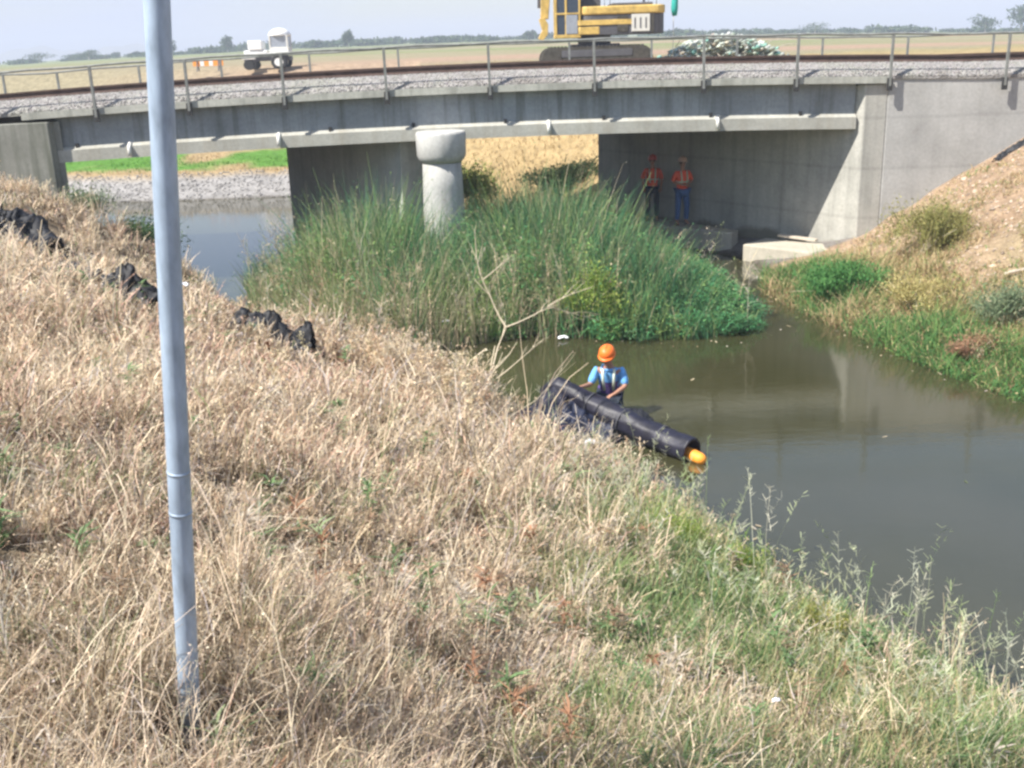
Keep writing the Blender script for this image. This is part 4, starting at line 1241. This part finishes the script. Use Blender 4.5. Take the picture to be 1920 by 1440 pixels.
# --- reed bed round the pier
REED = [(-6.2, 24.8), (-5.5, 22.2), (-4.7, 20.9), (-3.5, 19.5), (-2.3, 18.4), (-1.5, 18.3), (-0.9, 19.3), (0.5, 19.8), (2.2, 19.3), (3.6, 19.2), (4.9, 19.9), (5.2, 21.5), (5.0, 23.5),
        (4.7, 25.5), (4.1, 27.6), (3.3, 29.0), (1.8, 31.0), (0.5, 33.0), (-1.8, 34.5), (-2.2, 31.0), (-1.6, 27.5), (-2.6, 26.2), (-5.0, 26.6)]
def in_poly(x, y, poly):
    poly = np.array(poly, float); ins = np.zeros(len(x), bool); best = np.full(len(x), 1e9); P = np.stack([x, y], 1)
    for i in range(len(poly)):
        A, B = poly[i], poly[(i + 1) % len(poly)]
        c = (A[1] > y) != (B[1] > y)
        with np.errstate(divide='ignore', invalid='ignore'):
            xi = (B[0] - A[0]) * (y - A[1]) / (B[1] - A[1]) + A[0]
        ins ^= c & (x < xi)
        best = np.minimum(best, seg_dist(P, A, B))
    return ins, best
N = 72000
x = rng.uniform(-6.3, 5.5, N); y = rng.uniform(19, 34.6, N)
ins, ed = in_poly(x, y, REED)
e2 = np.abs((x + 1.45) * 0 + 1)
ok = ins & ((np.hypot(x + 1.45, y - 25.08) > .66)) & (rng.uniform(0, 1, N) < np.where(y > 27, .35, 1.0))
x, y, ed = x[ok], y[ok], ed[ok]; N = len(x)
hx = np.interp(x, [-6.2, -5, -3.5, -1, 1, 2.4, 3.1, 3.9, 4.6, 5.2], [1.6, 2.15, 2.55, 2.35, 2.6, 2.2, 1.5, 1.1, .75, .5])
hm = hx * (0.50 + 0.50 * sstep(ed, 0, 1.5)) * (0.86 + 0.16 * vnoise(x, y, 0.8, 51)) * np.where(y > 27.5, .78, 1)
hh = hm * rng.uniform(.45, 1.12, N) * (1 + .16 * vnoise(x, y, .35, 58)) * (1 + .22 * vnoise(x, y, 1.1, 59)) + .12
z0 = np.full(N, -.12)
edf = np.minimum(ed + .6 * vnoise(x, y, .7, 55), 9)
fr = (1 - sstep(edf, 0.6, 2.6)) * (1 - sstep(x, .2, 2.0)) * (y < 23)           # dry front edge
dead = 0.10 + 0.62 * fr + 0.14 * sstep(vnoise(x, y, 1.0, 52), .1, .7)
low = sstep(x, 2.8, 4.0)
RP = [(0.060, 0.18, 0.090), (0.11, 0.26, 0.12), (0.24, 0.34, 0.12), (0.52, 0.44, 0.30), (0.33, 0.35, 0.19), (0.045, 0.095, 0.05)]
pch = sstep(vnoise(x, y, .55, 57), -.2, .5)
wt = np.stack([1.3 * (1 - fr) * (1 - .7 * pch), .9 * (1 - .6 * fr) * (.5 + pch), .5 + 1.6 * sstep(vnoise(x, y, 1.1, 53), -.1, .6), 1.6 * dead * (1 - low), .35 + fr * .7, .55 * (1 - fr)], 1)
col = pick(N, RP, wt, .22)
la = rng.uniform(0, 6.28, N); ln = hh * rng.uniform(.05, .55, N) * (1 + .4 * low)
rb = ribbons(np.stack([x, y, z0], 1), np.stack([np.cos(la), np.sin(la)], 1) * ln[:, None], hh, rng.uniform(.012, .026, N), col, 5, droop=rng.uniform(0, .4, N) ** 1.5, wig=rng.uniform(0, .03, N), taper=.85)
M_ = int(N * .8); k = rng.integers(0, N, M_)
fl = flecks(rb[3][k, rng.integers(2, 6, M_)] + rng.normal(0, .05, (M_, 3)), rng.uniform(.012, .035, M_), col[k] * 1.05)
o = veg('reeds', [rb, fl], 'foliage')
# seed heads and broken stems; then the leafy plants that tangle through the bed
tag(o, 'dense bed of tall green reeds growing in the canal round the bridge pier', 'reeds', kind='stuff')

x = rng.uniform(-5.8, 5.0, 1500); y = rng.uniform(18.4, 26.5, 1500)
ins, ed = in_poly(x, y, REED); ok = ins & (np.hypot(x + 1.45, y - 25.08) > .8) & (rng.uniform(0, 1, 1500) < np.where((ed < 1.6) & (x < 1.2), .85, .22))
ok &= ~((x > 2.6) & (rng.uniform(0, 1, 1500) < .85))
x, y, ed = x[ok], y[ok], ed[ok]
o = veg('reed_bed_stalks', tall_weeds(x, y, .8, 2.0, DRY + [(0.30, 0.33, 0.16)], [1, 1, .8, .4, .9], wk=.00085, twigs=10), 'straw')
tag(o, 'pale dead stalks tangled through the front of the reed bed', 'dead reeds', kind='stuff')
# leafy green growth spilling over the right half of the bed and its front
n_ = 420
x = rng.uniform(-.6, 5.0, n_); y = rng.uniform(19.0, 25.5, n_)
ins, ed = in_poly(x, y, REED); ok = ins & ((x > 2.4) | (ed < 1.4) | (rng.uniform(0, 1, n_) < .25)); x, y, ed = x[ok], y[ok], ed[ok]
n2_ = 260                                              # and taller leafy masses inside the bed
xx_ = rng.uniform(-4.8, 2.6, n2_); yy_ = rng.uniform(20, 26.5, n2_); i2, e2 = in_poly(xx_, yy_, REED); k2 = i2 & (e2 > .5) & (np.hypot(xx_ + 1.45, yy_ - 25.08) > 1.0)
hb2 = rng.uniform(.9, 2.0, n2_)[k2]
hb = np.interp(x, [-.6, 2.4, 3.4, 4.2, 5], [.7, .8, .75, .6, .4]) * rng.uniform(.6, 1.25, len(x)) * (.55 + .45 * sstep(ed, 0, .8))
x, y, hb = np.concatenate([x, xx_[k2]]), np.concatenate([y, yy_[k2]]), np.concatenate([hb, hb2])
idx = np.repeat(np.arange(len(x)), 150); N = len(idx)
u = rng.normal(0, 1, (N, 3)); u /= np.linalg.norm(u, axis=1, keepdims=True); u *= rng.uniform(.3, 1, (N, 1)) ** .5
P = np.stack([x[idx] + u[:, 0] * .34, y[idx] + u[:, 1] * .34, hb[idx] * (.5 + .62 * u[:, 2]) + .0], 1); P[:, 2] = np.maximum(P[:, 2], .02)
pc_ = pick(len(x), [(0.08, 0.25, 0.10), (0.13, 0.29, 0.10), (0.24, 0.34, 0.11), (0.10, 0.20, 0.09)], [1.2, 1, .6, .6], .15)
th = rng.uniform(0, 6.28, N)
lf = ribbons(P, np.stack([np.cos(th), np.sin(th)], 1) * rng.uniform(.04, .14, N)[:, None], rng.uniform(-.02, .09, N), rng.uniform(.014, .034, N), pc_[idx] * rng.uniform(.75, 1.3, (N, 1)), 2, droop=.4, midw=True)
o = veg('water_plants', [lf], 'foliage')
tag(o, 'bright green leafy water plants spilling from the reed bed', 'water plants', kind='stuff')

# --- low plants on the right bank
N = 34000
x = rng.uniform(5.4, 14, N); y = rng.uniform(11, 26.8, N)
d = water_sd(x, y)
lush = 1 - sstep(d + .7 * vnoise(x, y, 1.1, 64), 1.2, 3.0)
ok = (d > -.35) & (y < np.where(x < 8.3, 24.6, 25.3)) & (x > 5.4) & (rng.uniform(0, 1, N) < lush * .95 + .10 + .35 * (vnoise(x, y, 1.2, 61) > .25) * (d < 5)) & (x < wall_right(y) + 20 * (y < 25.4))
x, y, d, lush = x[ok], y[ok], d[ok], lush[ok]; N = len(x)
rep = 5; idx = np.repeat(np.arange(N), rep); n2 = len(idx)
gz = np.maximum(H2(x, y), -.03)
hh = rng.uniform(.12, .52, N) * (.55 + .75 * lush) * (.85 + .5 * vnoise(x, y, .9, 62))
g1 = sstep(vnoise(x, y, 1.3, 63), -.35, .3)
nearw = 1 - sstep(d, .4, 1.4)
wt = np.stack([nearw * 1.3 * g1 + .1, nearw * g1 + .2, .5 + 0 * x, .3 + 1.3 * (1 - g1) + (1 - lush), .15 + .5 * (1 - g1), .4 * nearw], 1)
col = pick(n2, [(0.09, 0.22, 0.07), (0.17, 0.30, 0.09), (0.27, 0.30, 0.11), (0.55, 0.43, 0.24), (0.36, 0.22, 0.13), (0.06, 0.15, 0.05)], wt[idx], .2)
la = rng.uniform(0, 6.28, n2)
rb = ribbons(np.stack([x[idx] + rng.normal(0, .06, n2), y[idx] + rng.normal(0, .06, n2), gz[idx] - .02], 1), np.stack([np.cos(la), np.sin(la)], 1) * (hh[idx] * rng.uniform(.2, .9, n2))[:, None],
             hh[idx] * rng.uniform(.5, 1.2, n2), rng.uniform(.010, .022, n2), col, 3, droop=rng.uniform(0, .7, n2), wig=.02)
M_ = n2 // 2; k = rng.integers(0, n2, M_)
fl = flecks(rb[3][k, rng.integers(1, 4, M_)] + rng.normal(0, .02, (M_, 3)), rng.uniform(.012, .03, M_), col[k] * 1.1)
o = veg('bank_weeds', [rb, fl], 'foliage')
tag(o, 'mixed green and straw weeds on the right bank below the dirt slope', 'weeds', kind='stuff')

# clods and gravel on the bare dirt slope
N = 5200
x = rng.uniform(7.4, 14, N); y = rng.uniform(15, 25.4, N)
ok = water_sd(x, y) > 1.5
x, y = x[ok], y[ok]
s_ = rng.uniform(.012, .05, len(x)) * (1 + 1.3 * (rng.uniform(0, 1, len(x)) > .97))
o = stone_mesh('clods', x, y, H2(x, y) + .005, s_, np.array([.42, .33, .25]) * rng.uniform(.5, 1.45, (len(x), 1)), MATS['stones'])
tag(o, 'loose clods and pebbles on the bare dirt slope', 'gravel', kind='stuff')

# --- dry yellow grass and green patch on the land seen under and beyond the bridge
N = 42000
x = rng.uniform(-20, 12, N); y = rng.uniform(32.3, 60, N)
d = water_sd(x, y)
ok = (d > .1) & ~((x > 2.4) & (y < 34)) & ((x > -6) | (y > 40)) & ((d > 2.0) | (x > -6))
x, y, d = x[ok], y[ok], d[ok]; N = len(x)
hh = rng.uniform(.08, .38, N) * (.7 + .5 * vnoise(x, y, 1.5, 71)) * np.where(y > 50, .6, 1)
gp = (x < -6) & (vnoise(x, y, 2.4, 9) > -.55) & (d < 14) & (d > 2.4)
col = pick(N, [(0.47, 0.35, 0.18), (0.42, 0.30, 0.15), (0.36, 0.28, 0.18)], [1, 1, .8])
col[gp] = pick(int(gp.sum()), [(0.10, 0.26, 0.05), (0.16, 0.30, 0.06)], [1, 1])
hh[gp] *= .6
la = rng.uniform(0, 6.28, N)
rb = ribbons(np.stack([x, y, H2(x, y) - .03], 1), np.stack([np.cos(la), np.sin(la)], 1) * (hh * rng.uniform(.1, .6, N))[:, None], hh, rng.uniform(.02, .045, N), col, 2, droop=.2)
o = veg('yellow_grass', [rb], 'straw')
tag(o, 'dry yellow grass with a green patch on the land beyond the bridge', 'dry grass', kind='stuff')

# riprap along the far waterline
t_ = rng.uniform(0, 1, 2600)
x = -24 + t_ * 18.5; off = rng.uniform(-.1, 2.1, 2600) ** 1.0
y = np.interp(x, [-30, -14, -8.4, -5], [47, 42.2, 42.5, 40.5]) + off
o = stone_mesh('riprap', x, y, H2(x, y) + .02, rng.uniform(.015, .055, len(x)), np.array([.36, .345, .33]) * rng.uniform(.75, 1.2, (len(x), 1)), MATS['stones'])
tag(o, 'fine grey rubble strewn on the pale far bank under the left span', 'rubble', kind='stuff')

# straw, leaves and scum drifting on the water
N = 2600
x = rng.uniform(-5.5, 8, N); y = rng.uniform(7, 27, N)
d = water_sd(x, y); _, er = in_poly(x, y, REED)
ok = (d < -.02) & (rng.uniform(0, 1, N) < np.where((-d < .7) | (er < .6), .85, .012))
x, y = x[ok], y[ok]; N = len(x); a_ = rng.uniform(0, 3.14, N); L_ = rng.uniform(.01, .06, N); w_ = rng.uniform(.004, .016, N)
dx, dy = np.cos(a_) * L_, np.sin(a_) * L_; wx, wy = -np.sin(a_) * w_, np.cos(a_) * w_
V = np.stack([np.stack([x - dx - wx, y - dy - wy, 0 * x + .004], 1), np.stack([x + dx - wx, y + dy - wy, 0 * x + .005], 1), np.stack([x + dx + wx, y + dy + wy, 0 * x + .009], 1), np.stack([x - dx + wx, y - dy + wy, 0 * x + .006], 1)], 1).reshape(-1, 3)
o = veg('floating_debris', [(V, np.arange(N * 4).reshape(N, 4), np.repeat(pick(N, DRY + [(0.2, 0.26, 0.1)], [1, 1, 1, .6, .8]), 4, 0))], 'straw')
tag(o, 'bits of straw and leaves drifting along the water edges', 'floating debris', kind='stuff')

# ------------------------------------------------------------------ single shrubs
def shrub(name, label, cat, c, rx, ry, rz, n, leaf, pal, wts, stems=22, group=None, lumps=11, base=None):
    r_ = empty(name, (0, 0, 0)); tag(r_, label, cat, group)
    c = np.array(c, float)
    L = rng.normal(0, 1, (lumps, 3)); L /= np.linalg.norm(L, axis=1, keepdims=True); L[:, 2] = np.abs(L[:, 2]) * .8 - .1
    L *= rng.uniform(.25, .95, (lumps, 1)) * np.array([1.25, 1.25, 1])
    lr = rng.uniform(.3, .8, lumps)
    k = rng.integers(0, lumps, n); u = rng.normal(0, 1, (n, 3)); u /= np.linalg.norm(u, axis=1, keepdims=True)
    P = L[k] + u * (rng.uniform(.05, 1, n) ** .5 * lr[k] * rng.uniform(.6, 1.3, n))[:, None]
    P[:, 2] *= 1 + .35 * np.sin(P[:, 0] * 5 + lumps) * np.sin(P[:, 1] * 4)
    P = P * np.array([rx, ry, rz]) + c + np.array([0, 0, rz * .6])
    gz_ = H2(P[:, 0], P[:, 1])
    P[:, 2] = np.maximum(P[:, 2], np.maximum(gz_, 0) + .02)
    col = pick(n, pal, wts, .25)
    ns = n // 6
    th_ = rng.uniform(0, 6.28, ns); q_ = rng.integers(0, n, ns)
    rb_ = ribbons(P[q_] - np.array([0, 0, rz * .25]), np.stack([np.cos(th_), np.sin(th_)], 1) * rx * .3, rz * rng.uniform(.3, .75, ns), np.full(ns, leaf * .45), col[q_] * 1.1, 3, droop=.2)
    veg('foliage', [flecks(P, leaf * rng.uniform(.6, 1.5, n), col), rb_], 'foliage', r_)
    mb = MB()
    for i in range(stems):
        q = Vector(P[rng.integers(0, n)]); b0 = Vector(c) + Vector((rng.normal(0, rx * .12), rng.normal(0, ry * .12), -.05))
        mid = b0.lerp(q, .5) + Vector((rng.normal(0, .04), rng.normal(0, .04), .08))
        mb.tube([b0, mid, q], [.012, .008, .003], 5)
    mb.build('stems', MATS['twig_pale'], r_)
    return r_
simple('twig_pale', (0.62, 0.53, 0.38), rough=0.85, var=0.2, scale=15)
simple('twig_grey', (0.42, 0.38, 0.32), rough=0.85, var=0.2, scale=15)
LIME = [(0.28, 0.36, 0.07), (0.20, 0.30, 0.06), (0.36, 0.40, 0.12)]
OLIV = [(0.27, 0.26, 0.09), (0.36, 0.33, 0.13), (0.20, 0.21, 0.07)]
DKGR = [(0.05, 0.11, 0.04), (0.09, 0.16, 0.05), (0.14, 0.20, 0.08)]
GRGR = [(0.18, 0.24, 0.14), (0.25, 0.29, 0.17), (0.13, 0.19, 0.10)]
RUST = [(0.36, 0.20, 0.12), (0.28, 0.16, 0.10), (0.42, 0.30, 0.19)]
def at(x, y, up=0): return (x, y, max(Z(x, y), 0) + up)
shrub('shrub', 'bright lime green weed at the edge of the water just right of centre foreground', 'shrub', at(1.55, 9.2), .34, .34, .36, 2600, .011, LIME, [1, 1, .8])
shrub('shrub', 'small lime green weed between the straw and the pale grasses by the water', 'shrub', at(2.15, 9.35), .22, .22, .26, 1300, .011, LIME, [1, 1, .5])
shrub('shrub', 'yellowish olive weed standing among pale grasses at lower right', 'shrub', at(2.45, 7.7), .20, .20, .26, 1500, .009, [(0.34, 0.33, 0.08), (0.26, 0.28, 0.07)], [1, 1])
shrub('shrub', 'light green leafy weed at the front of the reed bed above the worker', 'shrub', (1.55, 20.0, .25), .65, .5, .62, 2600, .03, LIME, [.7, 1, .7])
shrub('shrub', 'dark green bush hanging over the water beside the left abutment', 'shrub', at(-8.75, 25.3, -.1), 1.0, .7, .6, 4200, .035, DKGR, [1, 1, .5])
shrub('shrub', 'grey green weed on the left bank below the end wall', 'shrub', at(-9.7, 24.3, .0), .6, .5, .45, 1800, .03, GRGR, [1, 1, 1])
shrub('shrub', 'olive feathery bush on the right bank in front of the wing wall', 'shrub', at(8.75, 22.2), .75, .7, .85, 5200, .026, OLIV, [1, 1, .6])
shrub('shrub', 'dense green clump at the water edge right of the footing block', 'shrub', at(6.85, 21.6), .85, .8, .50, 5200, .028, [(0.07, 0.20, 0.06), (0.12, 0.27, 0.08)], [1, 1])
shrub('shrub', 'grey green bush on the right bank near the picture edge', 'shrub', at(8.6, 17.9), .65, .6, .50, 3800, .024, GRGR, [1, 1, .6])
shrub('shrub', 'reddish brown dried weed overhanging the right waterline', 'shrub', at(7.7, 16.9), .45, .4, .30, 1800, .022, RUST, [1, .7, .6])
shrub('shrub', 'straw yellow weed between the green clump and the grey bush', 'shrub', at(7.75, 19.6), .7, .6, .42, 3200, .024, [(0.50, 0.42, 0.18), (0.40, 0.36, 0.15)], [1, 1])
shrub('shrub', 'dark shrub on the yellow slope seen behind the reeds under the bridge', 'shrub', at(1.75, 34.9), 1.3, .8, .5, 4200, .05, [(0.045, 0.07, 0.03), (0.07, 0.09, 0.04)], [1, 1])
shrub('shrub', 'yellow green willow bush just right of the pier beyond the deck', 'shrub', (-1.0, 33.6, .6), .9, .7, .9, 3200, .05, [(0.24, 0.30, 0.08), (0.34, 0.36, 0.12)], [1, 1])
shrub('shrub', 'low green weed against the front of the black roll', 'shrub', at(1.35, 12.5), .35, .3, .26, 1500, .013, GRGR, [1, 1, 1])
shrub('shrub', 'leafy green weed among straw left of the lime green one', 'shrub', at(.95, 10.9), .32, .3, .26, 1500, .012, GRGR, [1, .8, 1])

# --- bare branching stalks
def stalk(label, base, tip, r0, depth, seed, mat='twig_pale', spread=.7, n=4, name='dead_stalk', extra=()):
    rnd = random.Random(seed); mb = MB()
    def grow(p, q, r, dep):
        L = (q - p).length; d_ = (q - p) / L
        pts = [p]; bend = Vector((rnd.uniform(-1, 1), rnd.uniform(-1, 1), rnd.uniform(-.3, .3))) * L * .10
        for i in range(1, 6):
            t = i / 5; pts.append(p + (q - p) * t + bend * math.sin(t * math.pi) + Vector((rnd.uniform(-1, 1), rnd.uniform(-1, 1), 0)) * L * .012)
        mb.tube(pts, [r * (1 - .7 * i / 5) for i in range(6)], 5)
        if dep > 0:
            for j in range(n if dep == depth else n - 1):
                t = rnd.uniform(.25, .95); i = min(int(t * 5), 4); s = pts[i].lerp(pts[i + 1], t * 5 - i)
                side = d_.cross(Vector((rnd.uniform(-1, 1), rnd.uniform(-1, 1), rnd.uniform(-1, 1)))).normalized()
                nd = (d_ + side * spread * rnd.uniform(.6, 1.3) + Vector((0, 0, .15))).normalized()
                grow(s, s + nd * L * rnd.uniform(.28, .55) * (1.15 - .5 * t), r * (.62 - .3 * t), dep - 1)
    grow(Vector(base), Vector(tip), r0, depth)
    for p_, q_, r_, d_ in extra: grow(Vector(p_), Vector(q_), r_, d_)
    o = mb.build(name, MATS[mat]); tag(o, label, 'dead stalk')
    return o
stalk('tallest bare stalk, straw coloured, forking over the water below the reeds', g(-.42, 12.9, -.05), (-.04, 13.6, 1.83), .020, 1, 3, spread=.5,
      extra=[((-.05, 13.58, 1.81), (-.36, 13.7, 2.50), .013, 1), ((-.36, 13.7, 2.49), (-.42, 13.75, 3.08), .009, 1), ((-.33, 13.7, 2.44), (.05, 13.8, 2.72), .008, 1),
             ((-.04, 13.59, 1.82), (.53, 13.9, 2.02), .012, 2), ((.52, 13.9, 2.01), (1.12, 14.1, 2.19), .008, 1), ((.51, 13.9, 2.0), (1.22, 14.15, 1.72), .006, 1), ((-.20, 13.3, 1.2), (.42, 13.6, 1.62), .008, 2)])
stalk('forked pale stalk standing in straw left of the tallest one', g(-1.04, 9.6), (-1.16, 12.3, 1.62), .013, 2, 8, spread=.5, extra=[((-1.15, 12.2, 1.60), (-1.42, 12.6, 2.0), .008, 2), ((-1.15, 12.0, 1.57), (-.75, 12.6, 1.5), .008, 2)])
stalk('thick pale twig leaning from the straw toward the folded end of the black roll', g(-.65, 11.3), (.55, 14.2, .80), .013, 2, 9, spread=.4)
stalk('pale branching stalk at the bottom edge right of the pole', g(-.80, 3.25, -.05), (-.93, 3.55, 3.42), .0055, 3, 12, spread=.75)
stalk('grey branching stalk at the lower left corner', g(-1.78, 3.35), (-1.98, 3.7, 3.55), .005, 3, 14, 'twig_grey', spread=.8)
stalk('slender straight pale stalk left of the pole at mid bank', g(-1.95, 4.9), (-2.15, 5.2, 3.28), .005, 1, 15, spread=.4)
stalk('short bare stalk in straw at far left below the black fabric', g(-5.0, 9.6), (-4.6, 9.9, 3.25), .010, 1, 17, spread=.5)
stalk('fine pale stalk in the middle of the straw bank', g(.05, 7.2), (.12, 7.9, 2.12), .006, 3, 19, spread=.6)
stalk('bare grey stalk at the front of the reed bed left of the pier', (-3.0, 20.6, 0), (-2.7, 20.8, 2.2), .014, 3, 21, 'twig_grey', spread=.4)
stalk('pale bare stalk among reeds below the pier', (.05, 20.3, 0), (-.2, 20.6, 2.0), .014, 2, 23, spread=.45)
stalk('white bleached twig lying on the right bank slope', g(9.3, 19.6, .12), g(9.95, 18.7, .16), .03, 1, 25, 'board_wood', spread=.3)
stalk('thin bleached twig leaning over straw right of the pole', g(-.55, 5.9), (-.25, 6.2, 2.75), .0055, 2, 27, spread=.6)

# ------------------------------------------------------------------ rubble and brush heap on the far side
N = 1500
uu = rng.normal(0, 1, (N, 3))
x = 8.8 + uu[:, 0] * 1.15; y = 43.5 + uu[:, 1] * .6
prof = np.maximum(0, 1.15 * (1 - np.abs((x - 8.6) / 3.0) ** 1.6))
z = 4.42 + rng.uniform(0, 1, N) * prof
cc = pick(N, [(0.52, 0.56, 0.50), (0.40, 0.44, 0.38), (0.24, 0.26, 0.22), (0.22, 0.42, 0.35), (0.48, 0.44, 0.36)], [1.2, .9, .3, .4, .5])
o = stone_mesh('rubble_heap', x, y, z, rng.uniform(.05, .19, N), cc, MATS['stones'], .6)
tag(o, 'heap of pale broken rubble and netting beyond the railing right of the excavator', 'rubble heap')
mb = MB()
rnd = random.Random(4)
for i in range(70):
    a = Vector((8.6 + rnd.gauss(0, .9), 43.3 + rnd.gauss(0, .4), 4.7 + rnd.uniform(0, .6))); mb.tube([a, a + Vector((rnd.gauss(0, .35), rnd.gauss(0, .2), rnd.uniform(.0, .35)))], [.02, .008], 5)
so = mb.build('sticks', MATS['twig_grey'], o); so['kind'] = 'stuff'

# ------------------------------------------------------------------ far trees and hills
def crown(cx_, cy_, cz_, rx, rz, n, leaf):
    k = 7; L = rng.normal(0, 1, (k, 3)); L /= np.linalg.norm(L, axis=1, keepdims=True); L *= rng.uniform(.3, .6, (k, 1))
    kk = rng.integers(0, k, n); u = rng.normal(0, 1, (n, 3)); u /= np.linalg.norm(u, axis=1, keepdims=True)
    P = L[kk] + u * rng.uniform(.2, .6, (n, 1))
    P = P * np.array([rx, rx, rz]) + np.array([cx_, cy_, cz_])
    return flecks(P, leaf * rng.uniform(.6, 1.5, n), pick(n, [(0.05, 0.09, 0.045), (0.08, 0.12, 0.06), (0.11, 0.15, 0.07)], [1, 1, .6]))
def far_tree(label, x, y, h, w):
    gz_ = Z(x, y); r_ = empty('tree', (0, 0, 0)); tag(r_, label, 'tree', 'trees on the horizon')
    veg('crown', [crown(x, y, gz_ + h * .6, w, h * .48, 700, h * .06)], 'foliage', r_)
    MB().tube([(x, y, gz_ - .3), (x + .1, y, gz_ + h * .35), (x, y, gz_ + h * .75)], [h * .05, h * .035, h * .012], 7).build('trunk', MATS['twig_grey'], r_)
far_tree('lone rounded tree on the horizon right of the pole top', -118, 400, 5.5, 3.6)
far_tree('small dark tree on the horizon just left of the white tractor', -100, 410, 6, 3.2)
far_tree('narrow tall tree rising from the middle of the horizon tree line', -52, 380, 6.5, 2.4)
far_tree('dark broad tree on the horizon at the far right edge', 186, 400, 9, 7)
far_tree('round dark tree on the horizon near the right edge', 171, 395, 6.5, 7)
far_tree('low dark tree on the horizon at the left, above the railing', -165, 400, 3.5, 6)
far_tree('low rounded tree on the horizon left of the pole', -148, 402, 4, 5)
far_tree('low bushy tree on the horizon above the right abutment', 118, 420, 4, 8)
ch = []
for i in range(230):
    a = rng.uniform(-.52, .54); Yf = rng.uniform(420, 560); X_ = a * Yf
    n1 = 0.5 + 0.5 * float(vnoise(np.array([a * 30]), np.array([3.0]), 1.0, 81)[0])
    if n1 < .22: continue
    hh_ = (0.8 + 2.4 * n1) * rng.uniform(.6, 1.2)
    if -.27 < a < -.02: hh_ += 1.2
    ch.append(crown(X_, Yf, Z(X_, Yf) + hh_ * .4, rng.uniform(4, 10), hh_ * .6, 160, .8))
o = veg('tree_line', ch, 'foliage')
tag(o, 'low hazy line of distant trees along the horizon', 'tree line', kind='stuff')
# low hills at the left of the horizon
hx_ = np.linspace(-1400, -380, 60); mb = MB(); v = []; f = []
for i, xx in enumerate(hx_):
    hh_ = 4 + 26 * math.sin(math.pi * i / 59) ** .8 * (1 + .25 * math.sin(i * .55) + .12 * math.sin(i * 1.7))
    v += [(xx, 2150, 2), (xx, 2300, hh_ + 4), (xx, 2500, 2)]
for i in range(59):
    a = i * 3; f += [(a, a + 3, a + 4, a + 1), (a + 1, a + 4, a + 5, a + 2)]
hl = mb.add(v, f).build('hills', simple('hill_grass', (0.22, 0.20, 0.13), var=.2, scale=.02), smooth=True)
tag(hl, kind='structure')

# ------------------------------------------------------------------ haze
m, nt, b = new_mat('haze_air')
nt.nodes.remove(b)
pv = nt.nodes.new('ShaderNodeVolumePrincipled')
pv.inputs['Color'].default_value = (0.80, 0.87, 1.0, 1)
pv.inputs['Density'].default_value = 0.0009
pv.inputs['Anisotropy'].default_value = 0.0
nt.links.new(pv.outputs[0], nt.nodes['Material Output'].inputs['Volume'])
m.cycles.homogeneous_volume = True
hz = MB().box(-2650, 2650, -90, 2650, -2.2, 62).build('haze', m)
tag(hz, kind='stuff')
